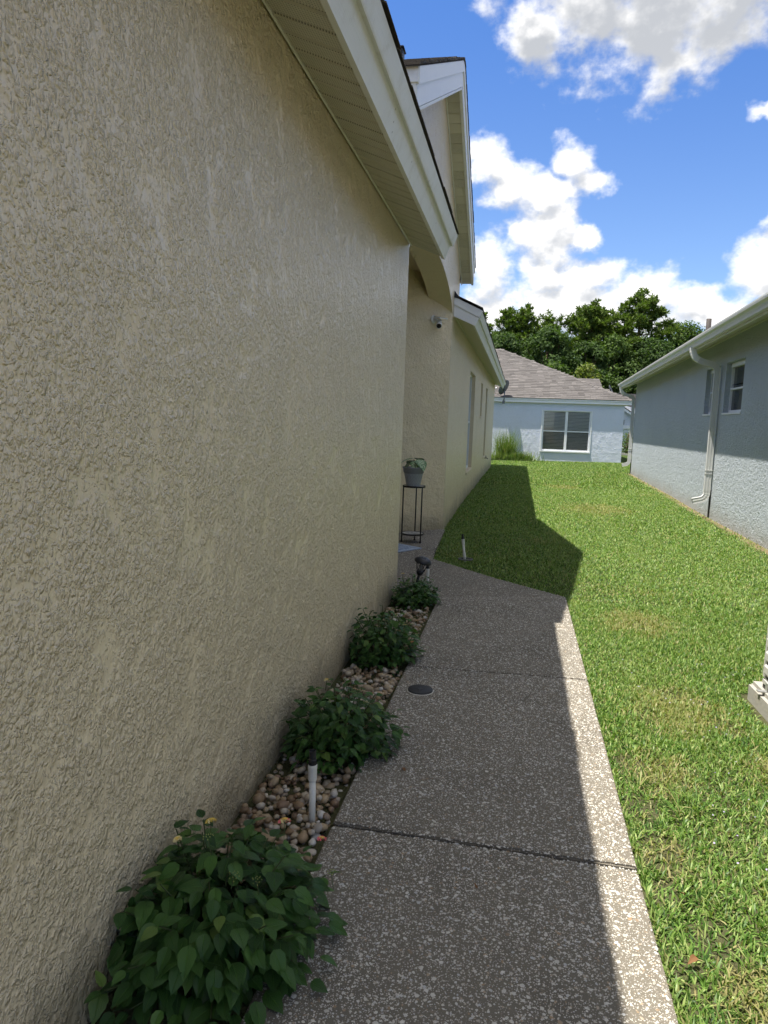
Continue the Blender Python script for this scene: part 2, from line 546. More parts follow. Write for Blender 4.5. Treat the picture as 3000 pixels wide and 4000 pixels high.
def leaf_mat(name, dark, light, tl=.2, veins=True, rough=.38, spec=.35, yellow=None):
    m, g = material(name)
    gi = g.n('NewGeometry')
    f = g.m('FRACT', g.m('ADD', g.n('ObjectInfo').outputs['Random'], gi.outputs['Random Per Island']))
    c = g.ramp(f, [(0, dark), (.7, tuple((a + b) / 2 for a, b in zip(dark, light))), (1, light)])
    if yellow:
        c = g.mix(g.sstep(f, .92, 1.0, 0, .45), c, yellow)
    nrm = None
    if veins:
        uv = g.n('SeparateXYZ', Vector=g.n('UVMap').outputs[0])
        u = g.m('ABSOLUTE', g.m('SUBTRACT', uv.outputs[0], .5))
        mid = g.sstep(u, .0, .035, 1, 0)
        side = g.m('PINGPONG', g.m('SUBTRACT', g.m('MULTIPLY', uv.outputs[1], 9.0), g.m('MULTIPLY', u, 9.0)), .5)
        sv = g.sstep(side, .0, .13, 1, 0)
        ve = g.m('MAXIMUM', mid, g.m('MULTIPLY', sv, .6))
        c = g.mix(g.m('MULTIPLY', ve, .35), c, tuple(min(1, x * 1.9) for x in light))
        hgt = g.m('ADD', g.m('MULTIPLY', ve, -.8), g.m('MULTIPLY', g.noise(g.n('TexCoord').outputs['Object'], 180, 3), .3))
        nrm = bump(g, hgt, .0022)
    p = bsdf(g, c, rough, spec, nrm)
    t = g.n('BsdfTranslucent', Color=g.mix(1.0, c, (1.2, 1.5, .4), 'MULTIPLY'))
    finish(g, g.n('MixShader', i0=tl, i1=p.outputs[0], i2=t.outputs[0]))
    return m


LANTANA = leaf_mat('lantana_leaf', (.020, .062, .012), (.085, .185, .036), yellow=(.20, .24, .05))
OAKLEAF = leaf_mat('oak_leaf', (.028, .054, .016), (.092, .14, .042), .3, False, .65, .15)
OAKLEAF2 = leaf_mat('oak_leaf_bright', (.045, .08, .02), (.125, .18, .052), .3, False, .65, .15)
YELLEAF = leaf_mat('yellow_green_leaf', (.09, .13, .02), (.22, .24, .05), .35, False, .45, yellow=(.35, .28, .06))
PINELEAF = leaf_mat('pine_needles', (.05, .085, .018), (.15, .20, .04), .3, False, .65, .15)
BARK = plain('bark', (.10, .075, .055), .95, .1, .4, 12, .01)
STEM = plain('green_stem', (.07, .09, .035), .7, .2, .3, 60)


# ------------------------------------------------------------------ ground
def gz(x, y):
    """height of the lawn soil: a shallow swale between the houses"""
    x = np.asarray(x, float)
    y = np.asarray(y, float)
    s = -.10 * np.exp(-((y - 27.0) / 6.5) ** 2) * (1 / (1 + np.exp((x - 2.6) * 3.0)))
    return -.035 + s + .012 * np.sin(x * 2.1 + y * .7) * np.exp(-((y - 12) / 12.0) ** 2)


gx = np.concatenate([[-700, -300, -120, -60, -30, -15], np.arange(-8, 14.01, .4), [18, 25, 40, 70, 130, 320, 700]])
gy = np.concatenate([[-500, -200, -80, -30, -12, -6], np.arange(-4, 40.01, .5), [44, 50, 60, 80, 120, 200, 400, 900, 1500]])
GX, GY = np.meshgrid(gx, gy)
gv = np.stack([GX.ravel(), GY.ravel(), gz(GX, GY).ravel()], 1)
nx, ny = len(gx), len(gy)
ii, jj = np.meshgrid(np.arange(nx - 1), np.arange(ny - 1))
q = (jj * nx + ii).ravel()
ground = link('ground', np_mesh('ground', gv, [np.stack([q, q + 1, q + nx + 1, q + nx], 1)], GROUND, True))
tag(ground, 'lawn soil and open ground between the houses', kind='structure')

# ------------------------------------------------------------------ walkway
walk = link('walkway', None)
tag(walk, 'grey exposed aggregate concrete walkway beside the beige wall', kind='structure')


def jitter_edge(poly, step=.09, amt=.0011):
    out = []
    n = len(poly)
    for i in range(n):
        a, b = Vector(poly[i]), Vector(poly[(i + 1) % n])
        k = max(1, int((b - a).length / step))
        for j in range(k):
            p = a.lerp(b, j / k)
            if j:
                p = p + Vector((random.uniform(-amt, amt), random.uniform(-amt, amt)))
            out.append((p.x, p.y))
    return out


def in_poly(px, py, poly):
    inside = np.zeros(len(px), bool)
    n = len(poly)
    for i in range(n):
        x1, y1 = poly[i]
        x2, y2 = poly[(i + 1) % n]
        c = ((y1 > py) != (y2 > py)) & (px < (x2 - x1) * (py - y1) / (y2 - y1 + 1e-12) + x1)
        inside ^= c
    return inside


def slab(poly, dens, rmin, top=0.0):
    pl = jitter_edge(poly)
    mb = MB().prism([(x, y, 0) for x, y in pl], (0, 0, top - .11), (0, 0, top))
    s = mb.build('slab', AGGM, walk, bevel=.007)
    # pebbles standing a little proud of the matrix
    xs = [p[0] for p in poly]
    ys = [p[1] for p in poly]
    area = (max(xs) - min(xs)) * (max(ys) - min(ys))
    n = int(area * dens)
    px = rng.uniform(min(xs) + .008, max(xs) - .008, n)
    py = rng.uniform(min(ys) + .008, max(ys) - .008, n)
    dens_n = np.sin(px * 9 + 3 * np.sin(py * 4.0)) * np.sin(py * 7 + 2 * np.sin(px * 5)) * .12 + .88
    k = in_poly(px, py, poly) & (rng.random(n) < dens_n)
    px, py = px[k], py[k]
    n = len(px)
    rad = np.clip(rng.lognormal(math.log(.0032), .46, n), rmin, .0105)
    S = 6
    ang = np.arange(S) * 2 * math.pi / S
    th = rng.uniform(0, 6.28, n)
    asp = rng.uniform(.5, 1.0, n)
    jr = rng.uniform(.72, 1.2, (n, S))
    lx = np.cos(ang)[None] * jr * rad[:, None]
    ly = np.sin(ang)[None] * jr * (rad * asp)[:, None]
    cx, sx = np.cos(th)[:, None], np.sin(th)[:, None]
    X, Y = lx * cx - ly * sx, lx * sx + ly * cx
    hgt = np.clip(rad * rng.uniform(.3, .6, n), .0009, .0036)
    base = np.stack([X + px[:, None], Y + py[:, None], np.full((n, S), top - .0012)], 2)
    apex = np.stack([px + rad * rng.uniform(-.25, .25, n), py + rad * rng.uniform(-.25, .25, n), top + hgt], 1)[:, None, :]
    V = np.concatenate([base, apex], 1).reshape(-1, 3)
    o = (np.arange(n) * (S + 1))[:, None]
    i0 = np.arange(S)
    i1 = (i0 + 1) % S
    tris = np.stack([o + i0, o + i1, np.repeat(o + S, S, 1)], 2).reshape(-1, 3)
    ag = link('aggregate', np_mesh('aggregate', V, [tris], PEB, True), s)
    tag(ag, kind='stuff')
    return s


WX0, WX1 = -.603, .487
G = .006
slab([(WX0, -1.3), (WX1, -1.3), (WX1, .60 - G), (WX0, .60 - G)], 3500, .004)
slab([(WX0, .60 + G), (WX1, .60 + G), (WX1 - .003, 2.462 - G), (WX0, 2.49 - G)], 23000, .0017, -.003)
slab([(WX0, 2.49 + G), (WX1 - .003, 2.462 + G), (WX1, 4.36 - G), (WX0, 4.31 - G)], 19000, .0018, .001)
slab([(WX0, 4.31 + G), (WX1, 4.36 + G), (WX1 + .002, 6.50), (WX0, 6.16 - G)], 13500, .0022, 0)
PORCH = [(WX0, 6.16 + 3 * G), (WX1 + .002, 6.50 + 4 * G), (WX1 - .01, 6.56), (-.10, 7.09), (-.86, 7.94), (-.90, 8.5), (-.955, 10.2), (-3.4, 10.2), (-3.4, 6.30), (-.96, 6.30), (-.78, 6.16)]
slab(PORCH, 6500, .0028, -.010)

# ------------------------------------------------------------------ planting bed
bed = MB()
bx = np.linspace(-1.02, -.58, 9)
by = np.linspace(-1.3, 6.35, 60)
for j in range(len(by)):
    for i in range(len(bx)):
        bed.v.append((bx[i], by[j], -.062 + .012 * math.sin(bx[i] * 20 + by[j] * 7) * math.sin(by[j] * 3.1)))
for j in range(len(by) - 1):
    for i in range(len(bx) - 1):
        a = j * len(bx) + i
        bed.f.append((a, a + 1, a + len(bx) + 1, a + len(bx)))
bed_ob = tag(bed.build('planting_bed', SOIL, None, True), 'narrow soil bed between the beige wall and the walkway', kind='structure')


def stone_mesh(seed, sub):
    bm = bmesh.new()
    bmesh.ops.create_icosphere(bm, subdivisions=sub, radius=1)
    rr = random.Random(seed)
    a, b, c = rr.uniform(.9, 1.2), rr.uniform(.65, .95), rr.uniform(.5, .75)
    ks = [(Vector((rr.gauss(0, 1), rr.gauss(0, 1), rr.gauss(0, 1))).normalized(), rr.uniform(.62, .95)) for _ in range(7)]
    for v in bm.verts:
        p = v.co.copy()
        for d, lim in ks:          # soft facets
            t = p.dot(d)
            if t > lim:
                p -= d * (t - lim) * .8
        v.co = Vector((p.x * a, p.y * b, p.z * c))
    me = bpy.data.meshes.new('stone')
    bm.to_mesh(me)
    bm.free()
    me.polygons.foreach_set('use_smooth', [True] * len(me.polygons))
    me.materials.append(STONE)
    return me


STONES = [stone_mesh(s, 2) for s in range(9)]
STONES_LO = [stone_mesh(s, 1) for s in range(9)]
rs = random.Random(5)
spots = []
zones = [(1.95, 3.0, 820), (3.2, 4.25, 720), (4.6, 5.75, 560), (5.9, 6.2, 100), (.4, 1.5, 160)]
for y0, y1, n in zones:
    for _ in range(n):
        spots.append((rs.uniform(-.965, -.625), rs.uniform(y0, y1)))
spots.sort(key=lambda p: p[1])
placed, rest = 0, MB()
cells = {}
for i, (x, y) in enumerate(spots):
    s = min(.034, max(.009, rs.lognormvariate(math.log(.0165), .33)))
    if min(x + .985, -.607 - x) < s * .9:
        x = min(max(x, -.985 + s * 1.0), -.607 - s * 1.0)
    key = (round(x / .04), round(y / .04))
    lvl = cells.get(key, 0)
    cells[key] = lvl + 1
    z = -.055 + s * .45 + min(lvl, 3) * .016
    rot = Euler((rs.gauss(0, .35), rs.gauss(0, .35), rs.uniform(0, 6.28)))
    kx = rs.randrange(9)
    if y > 2.0 and placed < 300 and (lvl >= 1 or s > .017):
        o = link('stone', STONES[kx], bed_ob, (x, y, z), rot)
        o.scale = (s, s, s)
        placed += 1
    else:
        me = STONES_LO[kx]
        mt = Matrix.Translation((x, y, z)) @ rot.to_matrix().to_4x4() @ Matrix.Scale(s, 4)
        rest.add([mt @ v.co for v in me.vertices], [tuple(p.vertices) for p in me.polygons])
tag(rest.build('loose_stones', STONE, bed_ob, True), kind='stuff')

# ------------------------------------------------------------------ beige house
W = -.985
HZ = 3.0


def wpart(mb, name, mat, parent, root, **kw):
    """mesh written in world coordinates under a root that is only translated"""
    return mb.build(name, mat, parent, loc=(-root.location if parent is root else None), **kw)


house = thing('house', 'long beige stucco house with white eaves and arched entry beside the walkway', 'house', (W, 8.3, 0))


def wall_x(mb, X, y0, y1, z0, z1, ops, depth):
    """wall face at x=X with openings (y0,y1,z0,z1); reveals run to X+depth"""
    ysl = sorted({y0, y1, *[o[0] for o in ops], *[o[1] for o in ops]})
    zsl = sorted({z0, z1, *[o[2] for o in ops], *[o[3] for o in ops]})
    for i in range(len(ysl) - 1):
        for j in range(len(zsl) - 1):
            cy, cz = (ysl[i] + ysl[i + 1]) / 2, (zsl[j] + zsl[j + 1]) / 2
            if any(o[0] < cy < o[1] and o[2] < cz < o[3] for o in ops):
                continue
            mb.quad((X, ysl[i], zsl[j]), (X, ysl[i + 1], zsl[j]), (X, ysl[i + 1], zsl[j + 1]), (X, ysl[i], zsl[j + 1]))
    for a, b, c, d in ops:
        D = X + depth
        mb.quad((X, a, c), (D, a, c), (D, a, d), (X, a, d))
        mb.quad((X, b, c), (X, b, d), (D, b, d), (D, b, c))
        mb.quad((X, a, d), (D, a, d), (D, b, d), (X, b, d))
        mb.quad((X, a, c), (X, b, c), (D, b, c), (D, a, c))
    return mb


def arch_z(y):
    t = min(1.0, abs(y - 8.27) / 2.06)
    return 2.84 + .50 * math.sqrt(max(0, 1 - t * t))


wm = MB()
wm.quad((W, -4, -.2), (W, 6.24, -.2), (W, 6.24, HZ), (W, -4, HZ))
gys = sorted({5.05, 6.24, 8.3, 10.25, 11.2, *np.linspace(6.24, 10.25, 33).tolist()})
gable_u = lambda y: 5.03 - .467 * abs(y - 8.3)
for a, b in zip(gys[:-1], gys[1:]):
    mid = (a + b) / 2
    la, lb = (arch_z(a), arch_z(b)) if 6.24 < mid < 10.25 else (HZ, HZ)
    wm.quad((W, a, la), (W, b, lb), (W, b, gable_u(b)), (W, a, gable_u(a)))
    if 6.24 < mid < 10.25:
        wm.quad((W, a, la), (W - .3, a, la), (W - .3, b, lb), (W, b, lb))
        wm.quad((W - .3, a, la), (W - .3, a, 3.45), (W - .3, b, 3.45), (W - .3, b, lb))
wm.quad((W, 11.2, HZ), (-8, 11.2, HZ), (-8, 11.2, 3.7), (W, 11.2, 3.7))
wm.quad((W, 5.05, HZ), (W, 5.05, 3.6), (-8, 5.05, 3.6), (-8, 5.05, HZ))
OPS = [(14.40, 16.10, .53, 2.50), (18.52, 19.36, 1.67, 2.50), (21.24, 22.22, .53, 2.51)]
wall_x(wm, W, 10.25, 28.15, -.4, HZ, OPS, -.11)
wm.quad((W, 28.15, -.4), (-9, 28.15, -.4), (-9, 28.15, HZ), (W, 28.15, HZ))
wm.quad((W, -4, -.4), (W, -4, HZ), (-9, -4, HZ), (-9, -4, -.4))
wm.quad((-9, -4, -.4), (-9, -4, HZ), (-9, 28.15, HZ), (-9, 28.15, -.4))
# porch: slanted wall, back wall, near side wall and ceiling
wm.quad((W - .001, 10.249, -.2), (W - .001, 10.249, 3.45), (-2.7, 8.42, 3.45), (-2.7, 8.42, -.2))
wm.quad((-2.7, 8.42, -.2), (-2.7, 8.42, 3.45), (-2.7, 6.24, 3.45), (-2.7, 6.24, -.2))
wm.quad((W, 6.24, -.2), (-2.7, 6.24, -.2), (-2.7, 6.24, 3.45), (W, 6.24, arch_z(6.24)))
wm.quad((W - .3, 6.24, 3.45), (-2.7, 6.24, 3.45), (-2.7, 10.25, 3.45), (W - .3, 10.25, 3.45))
wpart(wm, 'wall', BEIGE, house, house)

# windows of the far wing
for (a, b, c, d) in OPS:
    X = W - .105
    f = MB()
    fwid = .045
    f.box(X - .05, X + .03, a + .002, a + fwid, c + .002, d - .002).box(X - .05, X + .03, b - fwid, b - .002, c + .002, d - .002)
    f.box(X - .05, X + .03, a + fwid, b - fwid, c + .002, c + fwid).box(X - .05, X + .03, a + fwid, b - fwid, d - fwid, d - .002)
    f.box(X - .045, X + .022, a + fwid, b - fwid, (c + d) / 2 - .02, (c + d) / 2 + .02)
    wf = wpart(f, 'window', FRAME, house, house)
    MB().box(X - .03, X - .02, a + fwid, b - fwid, c + fwid, d - fwid).build('pane', GLASS, wf)
    sl = MB().prism([(W - .10, a - .03, c - .004), (W + .018, a - .03, c - .014), (W + .018, a - .03, c - .05), (W - .10, a - .03, c - .05)], (0, 0, 0), (0, b - a + .06, 0))
    sl.build('sill', BEIGE, wf)

# main eave: sloping vinyl soffit, two-step fascia, shingle edge
SLOPE = .45
EX0, EZ0 = W, 2.967          # soffit meets wall
EX1, EZ1 = -.687, 2.850      # soffit meets fascia


def eave(y0, y1, perforate, pitch=.1316):
    n = int((y1 - y0) / pitch)
    prof_n = 4
    for i in range(n + 1):
        a, b = y0 + i * pitch, min(y0 + (i + 1) * pitch, y1)
        if b - a < .01:
            continue
        if perforate:
            mb = MB()
            # shallow vee grooves across the panel
            ysn = [a + .001, a + .012, a + .020, b - .014, b - .006, b - .001]
            dz = [0, 0, -.010, -.010, 0, 0]
            if b < y0 + 1.0 * pitch:
                pass
            for k in range(5):
                mb.quad((EX0 + .012, ysn[k], EZ0 - .003 + dz[k]), (EX1 + .002, ysn[k], EZ1 + .004 + dz[k]), (EX1 + .002, ysn[k + 1], EZ1 + .004 + dz[k + 1]), (EX0 + .012, ysn[k + 1], EZ0 - .003 + dz[k + 1]))
            o = wpart(mb, 'soffit_panel', SOFFIT, house, house)
    if not perforate:
        mb = MB().quad((EX0, y0, EZ0), (EX1, y0, EZ1), (EX1, y1, EZ1), (EX0, y1, EZ0))
        wpart(mb, 'soffit', SOFFITP, house, house)
    mb = MB()
    mb.prism([(W + .001, 0, 2.963), (W + .016, 0, 2.942), (W + .022, 0, 2.946), (W + .020, 0, 2.968)], (0, y0, 0), (0, y1, 0))
    wpart(mb, 'soffit_channel', SOFFITP, house, house)
    lo = [(-.712, 0, 2.842), (-.684, 0, 2.832), (-.638, 0, 2.948), (-.660, 0, 2.958), (-.703, 0, 2.862)]
    hi = [(-.655, 0, 2.948), (-.621, 0, 2.934), (-.616, 0, 2.941), (-.585, 0, 3.018), (-.607, 0, 3.028)]
    wpart(MB().prism(lo, (0, y0, 0), (0, y1, 0)), 'fascia', TRIM, house, house)
    wpart(MB().prism(hi, (0, y0, 0), (0, y1 - .004, 0)), 'drip_board', TRIM, house, house)
    # roof deck
    xr = -5.6
    x0 = -.592
    z0 = 3.034
    rf = MB().prism([(x0, 0, z0), (x0, 0, z0 - .014), (xr, 0, z0 - .014 + SLOPE * (x0 - xr)), (xr, 0, z0 + SLOPE * (x0 - xr))], (0, y0, 0), (0, y1, 0))
    ro = wpart(rf, 'roof', SHINGLE_D, house, house)
    rr = random.Random(int(y0 * 10))
    y = y0
    while y < y1 - .05:
        L = min(rr.uniform(.24, .36), y1 - y)
        dx = rr.uniform(-.004, .006)
        t = rr.uniform(.005, .008)
        xa = -.574 + dx
        MB().prism([(xa, 0, z0 - SLOPE * (xa - x0) + .003), (xa, 0, z0 - SLOPE * (xa - x0) + .003 + t), (xa - .2, 0, z0 + SLOPE * .2 - SLOPE * (xa - x0) + .008), (xa - .2, 0, z0 + SLOPE * .2 - SLOPE * (xa - x0) + .002)],
                   (0, y + .002, 0), (0, y + L - .002, 0)).build('shingle', SHINGLE_D, ro)
        y += L


eave(-4, 6.24, 1)
eave(10.42, 28.5, 0)
# back slopes of the two roofs, so that the house is closed above
bk = MB()
for y0, y1 in ((-4, 6.24), (10.42, 28.5)):
    bk.quad((-5.6, y0, 5.285), (-10, y0, 3.3), (-10, y1, 3.3), (-5.6, y1, 5.285))
    bk.add([(-.99, y1, 3.2), (-5.6, y1, 5.2), (-10, y1, 3.2)], [(0, 1, 2)])
wpart(bk, 'back_roof', SHINGLE_D, house, house)
# boxed end of the far eave, facing the entry
lo = [(W + .003, 10.40, 2.962), (-.679, 10.40, 2.832), (-.628, 10.40, 2.945), (W + .003, 10.40, 3.118)]
hi = [(W + .003, 10.385, 3.118), (-.626, 10.385, 2.945), (-.580, 10.385, 3.034), (W + .003, 10.385, 3.222)]
wpart(MB().prism(lo, (0, 0, 0), (0, .022, 0)), 'eave_end_board', TRIM2, house, house, bevel=.002)
wpart(MB().prism(hi, (0, 0, 0), (0, .037, 0)), 'eave_end_board', TRIM2, house, house, bevel=.002)
fl = MB().prism([(W + .003, 10.37, 3.21), (-.90, 10.37, 3.20), (-.985 + .005, 10.37, 3.30)], (0, 0, 0), (0, .06, 0))
wpart(fl, 'flashing', BLACKP, house, house)
rr = random.Random(3)
for i in range(4):
    x = W + .05 + i * .085
    z = 3.245 - SLOPE * (x - W)
    MB().prism([(x, 10.36, z), (x + .10, 10.36, z - .045), (x + .10, 10.36, z - .033), (x, 10.36, z + .014)], (0, 0, 0), (0, .3, 0)).build('shingle', SHINGLE_D, house, loc=-house.location)

# entry gable: rakes, soffit panels, roof with courses of shingles
GXO = -.80
zb = lambda y: 5.06 - .467 * abs(y - 8.3)
for s in (-1, 1):
    ye = 8.3 + s * 3.14
    for (o0, o1, x0, x1) in ((0, .15, GXO - .02, GXO), (.15, .262, GXO - .02, GXO + .014)):
        p = [(x1, ye, zb(ye) + o0), (x1, 8.3, zb(8.3) + o0), (x1, 8.3, zb(8.3) + o1), (x1, ye, zb(ye) + o1)]
        wpart(MB().prism(p, (0, 0, 0), (x0 - x1, 0, 0)), 'rake_board', TRIM2, house, house)
    n = 24
    for i in range(n):
        a = 8.3 + s * (.02 + i * 3.10 / n)
        b = 8.3 + s * (.02 + (i + 1) * 3.10 / n)
        g_ = s * .004
        mb = MB()
        u, v = a + s * .024, b
        mb.quad((W + .012, u, zb(u) - .010), (GXO - .026, u, zb(u) - .010), (GXO - .026, v, zb(v) - .022), (W + .012, v, zb(v) - .022))
        mb.quad((W + .012, v, zb(v) - .022), (GXO - .026, v, zb(v) - .022), (GXO - .026, v, zb(v) + .010), (W + .012, v, zb(v) + .010))
        mb.quad((W + .012, a, zb(a) + .010), (GXO - .026, a, zb(a) + .010), (GXO - .026, u, zb(u) - .010), (W + .012, u, zb(u) - .010))
        wpart(mb, 'soffit_panel', SOFFIT if (i // 2) % 2 == 0 else SOFFITP, house, house)
    ch = MB()
    for x0, x1 in ((W + .001, W + .014), (GXO - .034, GXO - .002)):
        ch.prism([(x0, ye, zb(ye) - .03), (x0, 8.3, zb(8.3) - .03), (x0, 8.3, zb(8.3) - .005), (x0, ye, zb(ye) - .005)], (0, 0, 0), (x1 - x0, 0, 0))
    wpart(ch, 'soffit_channel', TRIM, house, house)
    # roof plane
    yo = 8.3 + s * 3.2
    p = [(GXO + .018, yo, zb(yo) + .264), (GXO + .018, 8.3, zb(8.3) + .264), (GXO + .018, 8.3, zb(8.3) + .272), (GXO + .018, yo, zb(yo) + .272)]
    ro = wpart(MB().prism(p, (0, 0, 0), (-6.5, 0, 0)), 'roof', SHINGLE_D, house, house)
    # level eave board of this slope with its return
    fb = MB().box(-7, GXO - .004, min(ye, ye + s * .02), max(ye, ye + s * .02), zb(ye) + .0, zb(ye) + .15)
    fb.box(-7, GXO + .010, min(ye, ye + s * .034), max(ye, ye + s * .034), zb(ye) + .15, zb(ye) + .255)
    wpart(fb, 'eave_board', TRIM, house, house)
    sb = MB().quad((W, ye, zb(ye)), (-7, ye, zb(ye)), (-7, ye - s * .3, zb(ye)), (W, ye - s * .3, zb(ye)))
    wpart(sb, 'soffit', SOFFITP, house, house)
    rr = random.Random(9 + s)
    nc = 25
    cs = 3.24 / nc
    for c in range(nc):
        x = GXO + .026 - rr.uniform(0, .008)
        k = 0
        xe = x
        while k < (5 if s < 0 else 1):
            L = rr.uniform(.2, .36)
            y0 = yo - s * c * cs + s * rr.uniform(0, .012)
            y1 = y0 - s * (cs * 1.5)
            t = rr.uniform(.016, .034) if s < 0 else rr.uniform(.006, .010)
            zz = lambda y: zb(y) + .274
            MB().prism([(xe, y0, zz(y0)), (xe, y0, zz(y0) + t), (xe, y1, zz(y1) + .010), (xe, y1, zz(y1) + .002)], (0, 0, 0), (-L + .004, 0, 0)).build('shingle', SHINGLE_D, ro)
            xe -= L
            k += 1
wpart(MB().box(-1.53, -1.43, 8.12, 8.26, 5.26, 5.40).box(-1.545, -1.415, 8.10, 8.28, 5.40, 5.415), 'roof_vent', BLACKP, house, house, bevel=.006)

# hose bib on the far wing
hb = MB().tube([(W, 22.05, .47), (W + .09, 22.05, .47), (W + .11, 22.05, .44)], .012).tube([(W + .055, 22.05, .47), (W + .055, 22.05, .53)], .008).tube([(W + .055, 21.99, .53), (W + .055, 22.11, .53)], .01)
wpart(hb, 'hose_faucet', DARKMETAL, house, house)

# ------------------------------------------------------------------ grey house on the right
RH = thing('house', 'grey stucco house on the right with white gutter and downspouts', 'house', (3.803, 25.936, 0), math.atan2(.0319, -.9995))
# local axes: x out of the wall towards the lawn, y towards the camera
GOPS = [(10.97, 12.10, 1.81, 2.645), (12.52, 13.69, 1.81, 2.645)]
rw = MB()
wall_x(rw, 0, 0, 26, -.2, 3.2, GOPS, -.12)
rw.quad((0, 0, -.2), (0, 0, 3.1), (-9, 0, 3.1), (-9, 0, -.2))
rw.quad((0, 26, -.2), (-9, 26, -.2), (-9, 26, 3.1), (0, 26, 3.1))
rw.build('wall', GREYST, RH)
for (a, b, c, d) in GOPS:
    X = -.115
    t = .035
    f = MB()
    f.box(X - .04, X + .03, a + .002, a + t, c + .002, d - .002).box(X - .04, X + .03, b - t, b - .002, c + .002, d - .002)
    f.box(X - .04, X + .03, a + t, b - t, c + .002, c + .045).box(X - .04, X + .045, a + t, b - t, d - .075, d - .002)
    f.box(X - .035, X + .034, a + t, b - t, (c + d) / 2 - .035, (c + d) / 2 - .005)
    wf = f.build('window', FRAME, RH, bevel=.003)
    zm = (c + d) / 2
    MB().box(X - .02, X - .012, a + t, b - t, zm - .005, d - .075).build('pane', GLASS, wf)
    MB().box(X - .012, X - .004, a + t, b - t, c + .045, zm - .035).build('pane', GLASS, wf)
    MB().box(X + .005, X + .008, a + t, b - t, zm + .05, zm + .058).build('muntin', SCREENM, wf)
    MB().box(-.10, .016, a - .02, b + .02, c - .03, c - .003).build('sill', FRAME, wf)

gt = lambda y: 2.968 + .0068 * y            # gutter lip


def sweep_y(prof, y0, y1, mat, name, parent=RH):
    p0 = [(x, y0, z + gt(y0)) for x, z in prof]
    p1 = [(x, y1, z + gt(y1)) for x, z in prof]
    n = len(prof)
    mb = MB().add(p0 + p1, [tuple(range(n))[::-1], tuple(range(n, 2 * n))] + [(i, (i + 1) % n, n + (i + 1) % n, n + i) for i in range(n)])
    return mb.build(name, mat, parent)


KP = [(.462, .0), (.462, -.132), (.522, -.132), (.528, -.105), (.545, -.072), (.575, -.045), (.581, -.020), (.583, .0), (.572, .004), (.570, -.02),
      (.562, -.038), (.533, -.066), (.517, -.100), (.512, -.122), (.474, -.122), (.474, .0)]
gut = sweep_y(KP, -.34, 26.3, GUTTER, 'gutter')
MB().add([(x, -.345, z + gt(-.34)) for x, z in KP[:8]], [tuple(range(8))]).build('end_cap', GUTTER, gut)
for yj in (2.9, 6.1, 9.3, 15.4):
    sweep_y([(x + .0025 * (1 if x > .5 else 0), z - .001) for x, z in KP[:9]] + [(.47, .0)], yj, yj + .018, GUTTER, 'gutter_joint', gut)
sweep_y([(.435, .03), (.435, -.16), (.459, -.16), (.459, .03)], -.33, 26.3, TRIM, 'fascia')
sweep_y([(.0, .03), (.0, .045), (.434, -.145), (.434, -.156)], -.33, 26.3, SOFFITP, 'soffit')
sweep_y([(.001, .024), (.001, .0), (.022, -.006), (.022, .018)], 0.01, 26, TRIM, 'soffit_channel')
MB().prism([(0.0, -.335, 3.0), (.455, -.335, 2.81), (.455, -.335, 2.98), (-9, -.335, 3.0 + 9 * .45), (-9, -.335, 3.0)], (0, 0, 0), (0, .02, 0)).build('end_board', TRIM, RH)
rf = MB().add([(.50, -.36, 3.0), (.50, 26.3, 3.18), (-7, 26.3, 3.18 + 3.375), (-7, -.36, 3.0 + 3.375), (.50, -.36, 2.985), (.50, 26.3, 3.165), (-7, 26.3, 6.54), (-7, -.36, 6.36)],
              [(0, 1, 2, 3), (4, 7, 6, 5), (0, 4, 5, 1), (1, 5, 6, 2), (2, 6, 7, 3), (3, 7, 4, 0)])
rh_roof = rf.build('roof', SHINGLE_B, RH)
MB().tube([(-.55, 7.9, 3.2), (-.55, 7.9, 4.02)], .055, 14).build('vent_pipe', plain('grey_vent', (.07, .06, .055), .7, .2), rh_roof, True)


def rect_sweep(path, wx, wy, ribs=True, crimp=None):
    """rectangular downspout swept in the local x-z plane; crimp: per-point scale"""
    prof = []
    nr = 4
    for (ax, ay, bx_, by_) in ((-1, -1, 1, -1), (1, -1, 1, 1), (1, 1, -1, 1), (-1, 1, -1, -1)):
        for k in range(nr):
            t = k / nr
            prof.append((ax + (bx_ - ax) * t, ay + (by_ - ay) * t, (1 if (k % 2 == 0 or not ribs) else .9)))
    mb = MB()
    n = len(prof)
    path = [Vector((p[0], 0, p[1])) for p in path]
    for i, p in enumerate(path):
        t = (path[min(i + 1, len(path) - 1)] - path[max(i - 1, 0)]).normalized()
        nx_ = Vector((t.z, 0, -t.x))
        c = crimp[i] if crimp else 1
        for (a, b, s) in prof:
            mb.v.append(tuple(p + nx_ * (a * s * wx * c) + Vector((0, b * s * wy * c, 0))))
    for i in range(len(path) - 1):
        for k in range(n):
            k2 = (k + 1) % n
            mb.f.append((i * n + k, i * n + k2, (i + 1) * n + k2, (i + 1) * n + k))
    return mb


def arc(c, r, a0, a1, n):
    return [(c[0] + r * math.cos(R(a0 + (a1 - a0) * i / n)), c[1] + r * math.sin(R(a0 + (a1 - a0) * i / n))) for i in range(n + 1)]


